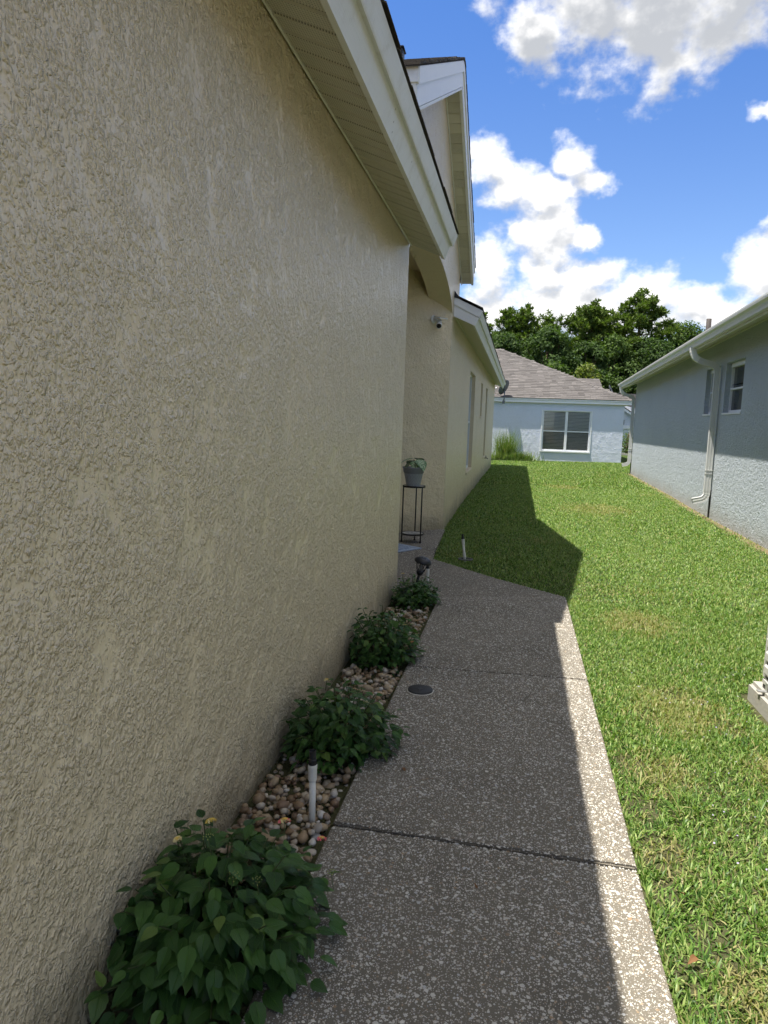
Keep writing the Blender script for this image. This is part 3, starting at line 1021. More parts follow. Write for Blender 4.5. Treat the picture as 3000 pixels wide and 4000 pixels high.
def downspout(y, label):
    zt = gt(y) - .13
    elbow = [(.50, zt + .012), (.50, zt - .02)] + arc((.335, zt - .045), .165, 0, -68, 9)
    cr = [1.0] * 2 + [1.0 if i % 2 else .965 for i in range(10)]
    e = rect_sweep(elbow, .052, .04, False, cr)
    ex, ez = elbow[-1]
    d = Vector((elbow[-1][0] - elbow[-2][0], elbow[-1][1] - elbow[-2][1])).normalized()
    p2 = [(ex - d.x * .01, ez - d.y * .01), (ex + d.x * .09, ez + d.y * .09)]
    q0 = p2[-1]
    # second bend down to the wall
    k = []
    for i in range(1, 8):
        t = i / 7
        a = Vector(q0)
        b = Vector((.082, q0[1] - .035))
        c = Vector((.075, q0[1] - .16))
        pt = a * (1 - t) ** 2 + b * 2 * t * (1 - t) + c * t * t
        k.append((pt.x, pt.y))
    bend = p2 + k
    pipe = bend + [(.075, 1.6), (.075, .47)]
    pm = rect_sweep(pipe, .05, .038, True, None)
    po = pm.build('downspout', GREYPIPE, RH, loc=(0, y, 0))
    e.build('elbow', GUTTER, po)
    zb_ = .47
    oe = [(.075, zb_ + .05), (.075, zb_ - .05)] + arc((.205, zb_ - .085), .13, 180, 250, 8) + [(.30, zb_ - .245)]
    oe = [(x, z + .02) for x, z in oe]
    rect_sweep(oe, .053, .041, True, [1, 1] + [1.0 if i % 2 else .95 for i in range(9)] + [1.0]).build('outlet_elbow', GREYPIPE, po)
    for zz in (.74, .80):
        MB().box(.012, .13, -.044, .044, zz, zz + .012).build('strap', GREYPIPE, po)
    MB().box(.003, .028, -.012, .012, -.05, .46).build('ground_strip', DARKMETAL, po)


downspout(12.2, '')
downspout(.075, '')

# ------------------------------------------------------------------ pale blue house across the end
BH = thing('house', 'pale blue stucco house with brown hip roof behind the lawn', 'house', (1.5, 33.0, 0))
FW = (.99, 3.04, .40, 2.14)
bw = MB()
xs_ = [-7.0, FW[0], FW[1], 4.41]
zs_ = [-.3, FW[2], FW[3], 2.5]
for i in range(3):
    for j in range(3):
        if i == 1 and j == 1:
            continue
        bw.quad((xs_[i], 33, zs_[j]), (xs_[i + 1], 33, zs_[j]), (xs_[i + 1], 33, zs_[j + 1]), (xs_[i], 33, zs_[j + 1]))
a, b, c, d = FW
D = 33.09
bw.quad((a, 33, c), (a, D, c), (b, D, c), (b, 33, c)).quad((a, 33, d), (b, 33, d), (b, D, d), (a, D, d))
bw.quad((a, 33, c), (a, 33, d), (a, D, d), (a, D, c)).quad((b, 33, c), (b, D, c), (b, D, d), (b, 33, d))
bw.quad((4.41, 33, -.3), (4.41, 44, -.3), (4.41, 44, 2.5), (4.41, 33, 2.5))
bw.quad((-7, 44, -.3), (-7, 44, 2.5), (4.41, 44, 2.5), (4.41, 44, -.3)).quad((-7, 33, -.3), (-7, 33, 2.5), (-7, 44, 2.5), (-7, 44, -.3))
wpart(bw, 'wall', BLUEST, BH, BH)
fr_ = MB()
Y0, Y1 = 33.03, 33.085
t = .06
xm = (a + b) / 2
fr_.box(a + .002, a + t, Y0, Y1, c + .002, d - .002).box(b - t, b - .002, Y0, Y1, c + .002, d - .002)
fr_.box(a + t, b - t, Y0, Y1, c + .002, c + t).box(a + t, b - t, Y0, Y1, d - t * .6, d - .002)
fr_.box(xm - .055, xm + .055, Y0 - .004, Y1, c + t, d - t * .6)
zm = (c + d) / 2 - .01
for x0, x1 in ((a + t, xm - .055), (xm + .055, b - t)):
    fr_.box(x0, x1, Y0 + .004, Y1 - .01, zm - .025, zm + .025)
bwf = wpart(fr_, 'window', FRAME, BH, BH)
MB().box(a - .05, b + .05, 32.955, 33.09, c - .055, c - .003).build('sill', FRAME, bwf)
MB().box(a - .05, a - .003, 32.975, 32.998, c - .003, d + .03).box(b + .003, b + .05, 32.975, 32.998, c - .003, d + .03).box(a - .003, b + .003, 32.975, 32.998, d + .003, d + .03).build('casing', FRAME, bwf)
screen, g = material('screen_mesh')
finish(g, g.n('MixShader', i0=.28, i1=g.n('BsdfTransparent').outputs[0], i2=g.n('BsdfDiffuse', Color=(.06, .06, .062)).outputs[0]))
slat_me = None
for x0, x1 in ((a + t, xm - .055), (xm + .055, b - t)):
    MB().box(x0, x1, 33.070, 33.074, zm + .025, d - t * .6).build('pane', PANE, bwf)
    MB().box(x0, x1, 33.070, 33.074, c + t, zm - .025).build('pane', PANE, bwf)
    MB().quad((x0, 33.055, c + t), (x1, 33.055, c + t), (x1, 33.055, zm - .025), (x0, 33.055, zm - .025)).build('insect_screen', screen, bwf)
    nsl = 27
    for i in range(nsl):
        z = c + t + .02 + i * (d - c - 2 * t) / nsl
        if slat_me is None:
            wd = (x1 - x0)
            slat_me = MB().add([(0, 0, 0), (wd, 0, 0), (wd, .030, .044), (0, .030, .044), (0, .003, -.003), (wd, .003, -.003), (wd, .033, .041), (0, .033, .041)],
                               [(0, 1, 2, 3), (4, 7, 6, 5), (0, 4, 5, 1), (2, 6, 7, 3)]).mesh('slat', BLIND)
        link('slat', slat_me, bwf, (x0, 33.079, z + random.uniform(-.002, .002)), (0, random.uniform(-.002, .002), 0))
    MB().quad((x0 - .1, 33.35, c), (x1 + .1, 33.35, c), (x1 + .1, 33.35, d), (x0 - .1, 33.35, d)).build('room_backing', plain('dark_room', (.10, .09, .08), .9, .05), bwf)

FEY, FEX, FEZ = 32.862, 4.695, 2.66      # front eave line, right eave line, eave height
fas = MB().prism([(0, FEY + .020, FEZ), (0, FEY + .012, 2.47), (0, FEY + .034, 2.47), (0, FEY + .04, FEZ)], (-7.3, 0, 0), (FEX, 0, 0))
wpart(fas, 'fascia', TRIM2, BH, BH)
wpart(MB().prism([(0, FEY - .004, FEZ + .004), (0, FEY - .008, 2.585), (0, FEY + .016, 2.585), (0, FEY + .016, FEZ + .004)], (-7.3, 0, 0), (FEX + .008, 0, 0)), 'drip_board', TRIM2, BH, BH)
wpart(MB().prism([(FEX, 0, FEZ), (FEX - .05, 0, 2.47), (FEX - .07, 0, 2.47), (FEX - .03, 0, FEZ)], (0, FEY, 0), (0, 44, 0)), 'fascia', TRIM2, BH, BH)
wpart(MB().quad((-7, FEY + .06, 2.47), (FEX - .06, FEY + .06, 2.47), (4.405, 32.998, 2.445), (-7, 32.998, 2.445)).quad((FEX - .06, FEY + .06, 2.47), (FEX - .06, 44, 2.47), (4.405, 44, 2.445), (4.405, 32.998, 2.445)), 'soffit', SOFFITP, BH, BH)
AP = Vector((-1.12, 38.66, FEZ + .45 * 5.82))
rz_ = lambda y: FEZ + .45 * (y - FEY)
roofm = MB().add([(-7.3, FEY, FEZ), (FEX, FEY, FEZ), tuple(AP), (-7.3, AP.y, AP.z), (FEX, 44.5, FEZ), (-7.3, 44.5, FEZ), (AP.x, AP.y, AP.z)],
                 [(0, 1, 2, 3), (1, 4, 2), (4, 5, 3, 2)])
bh_roof = wpart(roofm, 'roof', SHINGLE_B, BH, BH)
# courses of shingles on the front slope
rr = random.Random(21)
ex = .20
cnt = 0
rest = MB()
vy = Vector((0, 1, .45)).normalized()
nn_ = Vector((0, -.45, 1)).normalized()
SH_ME = [MB().prism([(0, 0, .004), (0, 0, .004 + t_), (0, ex * 1.35, .012), (0, ex * 1.35, .004)], (0, 0, 0), (w_, 0, 0)).mesh('shingle', SHINGLE_B) for w_, t_ in ((.20, .018), (.27, .020), (.33, .017), (.25, .024), (.30, .022))]
SH_W = [.204, .274, .334, .254, .304]
tilt = math.atan(.45)
ncourse = int(5.82 * 1.097 / ex) + 1
for ci in range(ncourse):
    y = FEY - .03 + ci * ex * vy.y
    z = rz_(y)
    xr = FEX - (y - FEY) - .03
    x = -2.45 + rr.uniform(0, .2)
    while x < xr - .05:
        k = rr.randrange(5)
        if x + SH_W[k] > xr + .06:
            break
        mt = Matrix.Translation((x, y, z)) @ Matrix.Rotation(tilt, 4, 'X')
        if cnt < 300:
            o = link('shingle', SH_ME[k], bh_roof)
            o.location = (x, y, z)
            o.rotation_euler = (tilt, 0, 0)
            cnt += 1
        else:
            me = SH_ME[k]
            rest.add([mt @ v.co for v in me.vertices], [tuple(p.vertices) for p in me.polygons])
        x += SH_W[k]
tag(rest.build('upper_shingles', SHINGLE_B, bh_roof), kind='stuff')
hd = Vector((AP.x - FEX, AP.y - FEY, AP.z - FEZ))
hl = hd.length
cap_me = MB().add([(0, -.13, -.03), (0, 0, .028), (0, .13, -.03), (.36, -.13, -.045), (.36, 0, .006), (.36, .13, -.045)], [(0, 1, 4, 3), (1, 2, 5, 4), (0, 3, 5, 2), (0, 2, 1), (3, 4, 5)]).mesh('ridge_cap', SHINGLE_B)
hq = hd.to_track_quat('X', 'Z').to_euler()
k = 0
while k * .27 < hl - .1:
    p = Vector((FEX, FEY, FEZ + .02)) + hd.normalized() * (k * .27)
    link('ridge_cap', cap_me, bh_roof, p, hq)
    k += 1
# lower cross roof to the right, behind the hip
cr = MB().add([(1.6, 37.4, 3.74), (3.72, 37.4, 3.74), (3.85, 36.2, 3.17), (1.6, 36.2, 3.17), (3.85, 38.6, 3.17), (1.6, 38.6, 3.17)], [(0, 3, 2, 1), (1, 2, 4), (0, 1, 4, 5), (0, 5, 3)])
cro = wpart(cr, 'cross_roof', SHINGLE_B, BH, BH)
mb = MB()
for ci in range(7):
    y = 36.2 + ci * ex
    z = 3.17 + (y - 36.2) * .475
    x = 2.0
    while x < 3.7 - ci * .01:
        L = rr.uniform(.2, .34)
        L = min(L, 3.84 - ci * .018 - x)
        MB().prism([(x, y, z + .004), (x, y, z + .026), (x, y + ex, z + ex * .475 + .012), (x, y + ex, z + ex * .475 + .004)], (0, 0, 0), (L - .004, 0, 0)).build('shingle', SHINGLE_B, cro)
        x += L


def dish(loc, rz, tilt_, label, rad=.33):
    d = thing('satellite_dish', label, 'satellite dish', loc, rz)
    grey = plain('dish_grey', (.13, .135, .15), .6, .25)
    prof = [(.001, -.075), (.12, -.066), (.22, -.042), (rad - .02, -.008), (rad, 0), (rad - .004, .006), (.22, -.030), (.12, -.055), (.001, -.064)]
    # local: axis along z then tilted towards the sky
    rot = Matrix.Rotation(tilt_, 4, 'X')
    mb = MB().lathe(prof, 28, False)
    mb.v = [tuple(rot @ Vector((v[0] * .86, v[1] * 1.08, v[2])) + Vector((0, 0, .62))) for v in mb.v]
    mb.build('reflector', grey, d, True)
    MB().tube([(0, .02, -.02), (0, .06, .15), (0, .06, .56)], .022, 8).build('mast', grey, d, True)
    MB().box(-.06, .06, .015, .05, -.09, .04).build('bracket', grey, d)
    f0 = rot @ Vector((0, -.36, -.03)) + Vector((0, 0, .62))
    f1 = rot @ Vector((0, -.22, .36)) + Vector((0, 0, .62))
    MB().tube([rot @ Vector((0, -.05, -.09)) + Vector((0, 0, .62)), f0, f1], .012, 6).build('feed_arm', grey, d)
    MB().tube([f1 + Vector((0, 0, .03)), f1 - Vector((0, 0, .05))], .034, 10).build('receiver', TRIM2, d, True)
    return d


dish((-.76, 32.78, 2.47), R(-128), R(62), 'grey satellite dish mounted on the pale blue house eave by the beige corner')
dish((4.30, 37.2, 2.66), R(75), R(65), 'small white satellite dish peeking over the brown hip roof', .28)

# ------------------------------------------------------------------ white house glimpsed in the gap
WH = thing('house', 'white house with gable roof glimpsed through the gap between houses', 'house', (8, 46, 0))
wpart(MB().box(5.3, 12, 46, 50.5, -.2, 2.25).add([(5.3, 46, 2.25), (8.4, 46, 2.25), (5.3, 46, 3.05)], [(0, 1, 2)]), 'wall', WHITEST, WH, WH)
wpart(MB().prism([(5.2, 45.7, 3.24), (7.2, 45.7, 1.98), (7.2, 45.7, 1.83), (5.2, 45.7, 3.09)], (0, 0, 0), (0, .04, 0)), 'rake_board', TRIM2, WH, WH)
wpart(MB().prism([(5.2, 45.66, 3.30), (7.3, 45.66, 1.97), (7.3, 45.66, 1.93), (5.2, 45.66, 3.25)], (0, 0, 0), (0, 5, 0)).prism([(5.0, 47.6, 3.6), (9.1, 47.6, 3.6), (9.1, 47.6, 2.2), (5.9, 47.6, 2.2)], (0, 0, 0), (0, 3, 0)), 'roof', SHINGLE_B, WH, WH)
wpart(MB().box(5.7, 7.3, 45.92, 45.99, 1.45, 1.66), 'band', TRIM2, WH, WH)
wpart(MB().box(5.8, 6.17, 45.95, 45.99, 1.68, 1.98), 'window', GLASS, WH, WH)

# ------------------------------------------------------------------ lawn
def wall_right(y):
    return 3.803 + (y - 25.936) * .0319


def lawn_ok(x, y):
    left = np.where(y < 6.53, .492, np.where(y < 7.94, .48 - (y - 6.53) * (.48 + .86) / 1.41, np.where(y < 10.2, -.86 - (y - 7.94) * .042, np.where(y < 28.2, -.983, -4.0))))
    right = np.where(y < 25.95, wall_right(y) - .03, 9.0)
    ok = (x > left + .004) & (x < right) & (y < 32.97)
    pad = (x > 1.36) & (x < 2.36) & (y > 3.35) & (y < 4.47)
    # thin growth against the grey wall and a few bare spots along the walkway
    d = right - x
    thin = rng.random(len(x)) < np.clip((d - .05) / .28, .12, 1)
    bare = np.zeros(len(x), bool)
    for bx_, by_, br in ((.56, 2.95, .09), (.60, 2.62, .09), (.56, 2.38, .06), (.66, 2.18, .08), (.58, 3.35, .07), (.95, 4.35, .09), (.75, 3.95, .08), (1.15, 3.9, .09), (.56, 2.0, .05), (1.35, 4.1, .06), (1.0, 5.8, .1)):
        rr_ = np.hypot(x - bx_, (y - by_) / 1.5)
        bare |= (rr_ < br) & (rng.random(len(x)) < .55)
    return ok & ~pad & thin & ~bare


def in_view(x, y, marg):
    d = np.stack([x, y, np.full(len(x), -CAM_H)], 1)
    z = d @ np.array(fw)
    u = (d @ np.array(rt)) / np.maximum(z, 1e-3) * 2850 / 1500
    v = (d @ np.array(up)) / np.maximum(z, 1e-3) * 2850 / 2000
    core = (np.abs(u) < 1 + marg) & (v > -1 - marg)
    fringe = (u > 0) & (u < 2.9) & (v > -1.7) & (rng.random(len(x)) < .32)     # thinner past the frame
    return (z > .15) & (core | fringe)


def blades(n, xr, yr, L, wd, lean, marg=.35, okf=lawn_ok, zf=None):
    x = rng.uniform(*xr, n)
    y = rng.uniform(*yr, n)
    k = okf(x, y)
    x, y = x[k], y[k]
    k = in_view(x, y, marg)
    x, y = x[k], y[k]
    n = len(x)
    ph = rng.uniform(0, 2 * math.pi, n)
    th = rng.uniform(*lean, n)
    ln = rng.uniform(*L, n) * (1 + .25 * np.sin(x * 3 + 1.3 * y) * np.sin(y * 2.1))
    wv = rng.uniform(*wd, n)
    z0 = gz(x, y) if zf is None else zf(x, y)
    dx, dy = np.cos(ph), np.sin(ph)
    tw = rng.uniform(-.9, .9, n)
    px, py = -dy * np.cos(tw), dx * np.cos(tw)
    pz = np.sin(tw) * .5
    th2 = th + rng.uniform(.05, .7, n)
    mxx = x + dx * np.sin(th) * ln * .55
    myy = y + dy * np.sin(th) * ln * .55
    mzz = z0 + np.cos(th) * ln * .55
    tx = mxx + dx * np.sin(th2) * ln * .45
    ty = myy + dy * np.sin(th2) * ln * .45
    tz = np.maximum(mzz + np.cos(th2) * ln * .45, z0 + .004)
    h = wv / 2
    V = np.empty((n, 5, 3), np.float32)
    V[:, 0] = np.stack([x - px * h * .8, y - py * h * .8, z0], 1)
    V[:, 1] = np.stack([x + px * h * .8, y + py * h * .8, z0], 1)
    V[:, 2] = np.stack([mxx + px * h, myy + py * h, mzz + pz * h], 1)
    V[:, 3] = np.stack([mxx - px * h, myy - py * h, mzz - pz * h], 1)
    V[:, 4] = np.stack([tx, ty, tz], 1)
    return V.reshape(-1, 3)


zones = [
    (92000, (.45, 3.2), (.9, 3.4), (.018, .040), (.004, .0075), (.15, 1.3)),
    (140000, (.45, 3.2), (3.4, 6.5), (.02, .042), (.0045, .008), (.15, 1.25)),
    (120000, (-1, 3.3), (6.0, 11.0), (.022, .045), (.006, .010), (.3, 1.2)),
    (102000, (-1, 3.6), (11.0, 19.0), (.025, .048), (.009, .014), (.25, 1.1)),
    (84000, (-1, 6.0), (19.0, 33.0), (.04, .065), (.014, .022), (.1, .95)),
]
allv = np.concatenate([blades(*z) for z in zones])
nb = len(allv) // 5
o = np.arange(nb)[:, None] * 5
lawn = link('lawn_grass', np_mesh('lawn_grass', allv, [o + np.array([[0, 1, 2, 3]]), o + np.array([[3, 2, 4]])], GRASSM))
tag(lawn, 'mown green lawn with straw patches between the beige and grey houses', 'grass', kind='stuff')

# taller tufts that the mower missed along the walkway and at walls
tv = []
for (cx, cy, n, L) in ((.78, 2.98, 50, .14), (.6, 3.1, 24, .11), (1.1, 3.05, 30, .11), (-.93, 10.6, 30, .10), (-.9, 12.5, 30, .11), (-.80, 9.2, 40, .09), (-.5, 8.05, 60, .08), (.56, 1.7, 25, .1)):
    x0_, y0_ = cx, cy
    m_ = n
    tv.append(blades(m_, (cx - .07, cx + .07), (cy - .09, cy + .09), (L * .6, L), (.004, .007), (.3, 1.2), .5, lambda x, y: np.ones(len(x), bool)))
edge_ok = lambda x, y: np.ones(len(x), bool)
tv.append(blades(1500, (.494, .512), (1.2, 6.5), (.022, .045), (.004, .007), (.2, 1.2), .4, edge_ok))
tv.append(blades(500, (-.995, -.945), (10.3, 28), (.03, .07), (.006, .010), (.1, .9), .4, edge_ok))
tv.append(blades(700, (3.2, 3.75), (10.3, 25.5), (.03, .06), (.006, .010), (.1, .9), .4, lambda x, y: np.abs(wall_right(y) - .06 - x) < .05))
tv = np.concatenate(tv)
nb = len(tv) // 5
o = np.arange(nb)[:, None] * 5
tuft = link('tall_grass', np_mesh('tall_grass', tv, [o + np.array([[0, 1, 2, 3]]), o + np.array([[3, 2, 4]])], GRASSM))
tag(tuft, 'longer grass blades at the lawn edges', 'grass', kind='stuff')


# ------------------------------------------------------------------ leaves
def leaf_mesh(name, mat, wr=.62, fold=.22, droop=.25, serr=.05, n=9):
    """ovate pointed leaf, 1 long, along +y, base at origin, face up +z"""
    vs, uv, fs = [], [], []
    for i in range(n + 1):
        t = i / n
        wdt = wr * .5 * (math.sin(math.pi * min(1, t ** .72)) ** .9) * (1 - .25 * t) * 1.12
        if 0 < i < n:
            wdt *= 1 + (serr if i % 2 else -serr)
        z = -droop * t * t
        for k, s in ((0, -1), (1, -.5), (2, 0), (3, .5), (4, 1)):
            x = s * wdt
            vs.append((x, t, z + fold * abs(x) - .25 * x * x))
            uv.append((.5 + s * .5, t))
    for i in range(n):
        for k in range(4):
            a = i * 5 + k
            fs.append((a, a + 1, a + 6, a + 5))
    me = bpy.data.meshes.new(name)
    me.from_pydata(vs, [], fs)
    ul = me.uv_layers.new(name='UVMap')
    for lp in me.loops:
        ul.data[lp.index].uv = uv[lp.vertex_index]
    me.materials.append(mat)
    me.polygons.foreach_set('use_smooth', [True] * len(me.polygons))
    return me


LEAVES = [leaf_mesh('leaf', LANTANA, wr, fo, dr) for wr, fo, dr in ((.62, .25, .18), (.68, .15, .3), (.58, .35, .1), (.64, .2, .42))]
petal_mats = [plain('yellow_petal', (.75, .52, .10), .6, .2), plain('pink_petal', (.70, .14, .16), .6, .2), plain('cream_petal', (.75, .62, .30), .6, .2), plain('bud_green', (.30, .34, .10), .6, .2)]
floret = [None] * 4
for i in range(4):
    mb = MB()
    for k in range(4 if i < 3 else 1):
        a0 = k * math.pi / 2
        if i < 3:
            mb.add([(0, 0, 0), (.8 * math.cos(a0 - .6), .8 * math.sin(a0 - .6), .12), (1.05 * math.cos(a0), 1.05 * math.sin(a0), .05), (.8 * math.cos(a0 + .6), .8 * math.sin(a0 + .6), .12)], [(0, 1, 2, 3)])
        else:
            mb.lathe([(.25, -.5), (.5, 0), (.1, .6)], 5)
    floret[i] = mb.mesh('floret', petal_mats[i])


def bush(label, c, rx, ry, h, nleaf, size, seed, flowers, nin=640):
    rr = random.Random(seed)
    b = thing('lantana_bush', label, 'bush', (c[0], c[1], -.05), 0, 'lantana bushes along the wall')
    stems = MB()
    inner = MB()
    placed = 0

    def place_leaf(pos, d, L, obj):
        """d: direction the leaf points along; face roughly up"""
        d = d.normalized()
        upv = Vector((rr.gauss(0, .25), rr.gauss(0, .25), 1.0))
        xax = d.cross(upv).normalized()
        zax = xax.cross(d).normalized()
        mt = Matrix((xax, d, zax)).transposed().to_4x4()
        me = rr.choice(LEAVES)
        if obj:
            o = link('leaf', me, b, pos, mt.to_euler())
            o.scale = (L, L, L)
        else:
            mt = Matrix.Translation(pos) @ mt @ Matrix.Scale(L, 4)
            inner.add([mt @ v.co for v in me.vertices if True], [tuple(p.vertices) for p in me.polygons])

    def clampw(p):
        # keep clear of the house wall
        lim = W + .015 - c[0]
        if p.x < lim:
            p.x = lim + rr.uniform(0, .03)
        return p

    nshoot = max(24, nleaf // 6)
    tips = []
    for i in range(nshoot):
        # shoots end on the dome
        t = (i + .5) / nshoot
        phi = i * 2.39996 + rr.uniform(-.25, .25)
        el_ = math.asin(min(1, max(0, 1 - t * 1.02)))
        rfac = rr.uniform(.82, 1.06)
        tip = Vector((rx * math.cos(phi) * math.cos(el_) * rfac, ry * math.sin(phi) * math.cos(el_) * rfac, .05 + h * (.12 + .88 * math.sin(el_)) * rfac))
        tip = clampw(tip)
        base = Vector((tip.x * .15, tip.y * .15, .0))
        mid = Vector((tip.x * .55, tip.y * .55, tip.z * .62))
        stems.tube([base, mid, tip], [.004, .003, .0018], 5, False)
        tips.append(tip)
        ax = (tip - mid).normalized()
        side = ax.cross(Vector((0, 0, 1)))
        side = side.normalized() if side.length > .1 else Vector((1, 0, 0))
        # opposite pairs, each turned a quarter from the last
        for k in range(3):
            p = tip.lerp(mid, k * .34)
            for sgn in (-1, 1):
                if placed >= nleaf:
                    break
                an = k * math.pi / 2 + rr.uniform(-.4, .4) + phi
                sd = Vector((math.cos(an), math.sin(an), 0)) * sgn
                out = Vector((math.cos(phi), math.sin(phi), 0)) * math.cos(el_)
                d = sd * .8 + out * .75 + Vector((0, 0, rr.uniform(-.35, .35)))
                L = size * (rr.uniform(.55, .8) if k == 0 else rr.uniform(.8, 1.2))
                pp = clampw(p + d.normalized() * .008)
                if (pp + d.normalized() * L).x < W + .01 - c[0]:
                    d.x = abs(d.x) * .3
                place_leaf(pp, d, L, True)
                placed += 1
    for i in range(nin):
        phi = rr.uniform(0, 6.283)
        el_ = math.asin(rr.random() ** .8)
        q_ = rr.uniform(.4, .97)
        p = Vector((rx * math.cos(phi) * math.cos(el_) * q_, ry * math.sin(phi) * math.cos(el_) * q_, .04 + h * math.sin(el_) * q_))
        p = clampw(p)
        d = Vector((math.cos(phi), math.sin(phi), rr.uniform(-.8, .2)))
        if (p + d.normalized() * size).x < W + .01 - c[0]:
            d.x = abs(d.x) * .3
        place_leaf(p, d, size * rr.uniform(.7, 1.1), False)
    stems.build('stems', STEM, b)
    me = inner.mesh('inner_leaves', LANTANA, True)
    uvs = [(.5, .5)]
    ul = me.uv_layers.new(name='UVMap')
    src = [None] * 4
    base_uv = [l.uv.copy() for l in LEAVES[0].uv_layers[0].data]
    arr = np.tile(np.array([tuple(u) for u in base_uv], np.float32).ravel(), nin)
    if len(arr) == len(me.loops) * 2:
        ul.data.foreach_set('uv', arr)
    tag(link('inner_leaves', me, b), kind='stuff')
    for (fx, fy, fz, kind, sc) in flowers:
        fl = MB()
        cl = link('flower_cluster', None, b, (fx, fy, fz), (rr.uniform(-.3, .3), rr.uniform(-.3, .3), 0))
        MB().tube([(0, 0, -.05), (0, 0, 0)], .0012, 5, False).build('stalk', STEM, cl)
        nfl = 22 if kind != 3 else 12
        for k in range(nfl):
            t = (k + .5) / nfl
            a_ = k * 2.4
            r_ = math.sqrt(t) * .017 * sc
            zz = .008 * sc * (1 - t)
            ki = kind if kind in (3,) else (0 if t < .25 else rr.choice([kind, kind, 2]))
            o = link('floret', floret[ki], cl, (r_ * math.cos(a_), r_ * math.sin(a_), zz), (rr.uniform(-.3, .3) + math.sin(a_) * t * .7, -math.cos(a_) * t * .7, a_))
            s_ = (.0052 if ki < 3 else .0035) * sc
            o.scale = (s_, s_, s_)
    return b


bush('large lantana bush with the biggest leaves, nearest the camera at the wall', (-.765, 1.80), .335, .36, .33, 300, .067, 1,
     [(-.08, .14, .335, 0, .9), (.13, .20, .33, 1, 1.05), (.22, .31, .22, 1, .85), (-.02, -.02, .385, 3, 1.1), (.10, -.13, .36, 3, 1), (.16, -.12, .35, 3, .9), (.30, .12, .24, 3, .9), (-.13, .02, .34, 2, .7)])
bush('lantana bush directly behind the tall white riser pipe', (-.72, 3.10), .28, .30, .31, 300, .054, 2, [(-.1, .1, .33, 2, .8), (.12, -.05, .30, 3, .9), (.0, .05, .36, 3, .8)], 420)
bush('lantana bush beside the round black cover in the walkway', (-.775, 4.42), .26, .30, .33, 300, .050, 3, [(.14, -.02, .28, 2, .8), (.05, .05, .36, 3, .8), (.2, -.1, .2, 1, .7)], 420)
bush('smallest lantana bush, below the leaning black path light', (-.775, 5.92), .205, .26, .22, 280, .046, 4, [(-.12, .05, .27, 0, .8), (.1, -.15, .2, 3, .9)], 360)


# ------------------------------------------------------------------ ornamental grass and weeds at the blue house
def grass_clump(name, label, loc, n, h, spread, wd, seed, arch_, cat='grass clump'):
    r_ = np.random.default_rng(seed)
    t = thing(name, label, cat, loc)
    vs, fq, ft = [], [], []
    K = 5
    for i in range(n):
        ph = r_.uniform(0, 6.283)
        L = h * r_.uniform(.55, 1.1)
        lean = abs(r_.normal(0, spread))
        b = np.array([r_.normal(0, .16) * spread * 3, r_.normal(0, .08) * spread * 2, 0])
        d = np.array([math.cos(ph), math.sin(ph) * .7, 0])
        sd = np.array([-math.sin(ph), math.cos(ph), 0])
        o = len(vs)
        p = b.copy()
        for k in range(K):
            ww = wd * (1 - k / K) * .5 + .001
            vs.append(p - sd * ww)
            vs.append(p + sd * ww)
            a = lean + arch_ * (k / K) ** 1.5 * r_.uniform(.5, 1.3)
            p = p + (d * math.sin(a) + np.array([0, 0, math.cos(a)])) * L / K
        vs.append(p)
        for k in range(K - 1):
            fq.append((o + 2 * k, o + 2 * k + 1, o + 2 * k + 3, o + 2 * k + 2))
        ft.append((o + 2 * K - 2, o + 2 * K - 1, o + 2 * K))
    tag(link('blades', np_mesh('blades', np.array(vs), [np.array(fq), np.array(ft)], CLUMPM), t), kind='stuff')
    return t


grass_clump('ornamental_grass', 'tall spiky ornamental grass clump against the pale blue wall', (-.55, 32.55, -.06), 520, 1.45, .42, .022, 4, .6)
grass_clump('weed_clump', 'low yellow green weeds spilling out beside the ornamental grass', (.05, 32.35, -.05), 700, .50, .7, .03, 5, .9)
grass_clump('weed_clump', 'low yellow green weeds left of the ornamental grass', (-.95, 32.3, -.06), 260, .4, .55, .03, 6, .9)


# ------------------------------------------------------------------ trees
def leaf_cloud(centers, radii, per, size, r_, flat=.8, tri=False):
    """many small leaf quads spread through lumpy clusters"""
    V = []
    cs = np.repeat(np.asarray(centers), per, 0)
    rd = np.repeat(np.asarray(radii), per)
    n = len(cs)
    d = r_.normal(size=(n, 3))
    d /= np.linalg.norm(d, axis=1)[:, None]
    rr_ = r_.random(n) ** .45
    p = cs + d * (rd * rr_)[:, None] * np.array([1, 1, flat])
    s = size * r_.uniform(.55, 1.3, n)
    nrm = d * .6 + r_.normal(size=(n, 3)) * .6 + np.array([0, 0, .55])
    nrm /= np.linalg.norm(nrm, axis=1)[:, None]
    a = np.cross(nrm, r_.normal(size=(n, 3)))
    a /= np.linalg.norm(a, axis=1)[:, None] + 1e-9
    b = np.cross(nrm, a)
    a *= s[:, None]
    b *= (s * .6)[:, None]
    Q = np.stack([p - a, p + b * .8 - a * .1, p + a, p - b * .8 + a * .1], 1)
    return Q.reshape(-1, 3)


def quads_mesh(name, V, mat):
    n = len(V) // 4
    return np_mesh(name, V, [np.arange(n * 4).reshape(-1, 4)], mat)


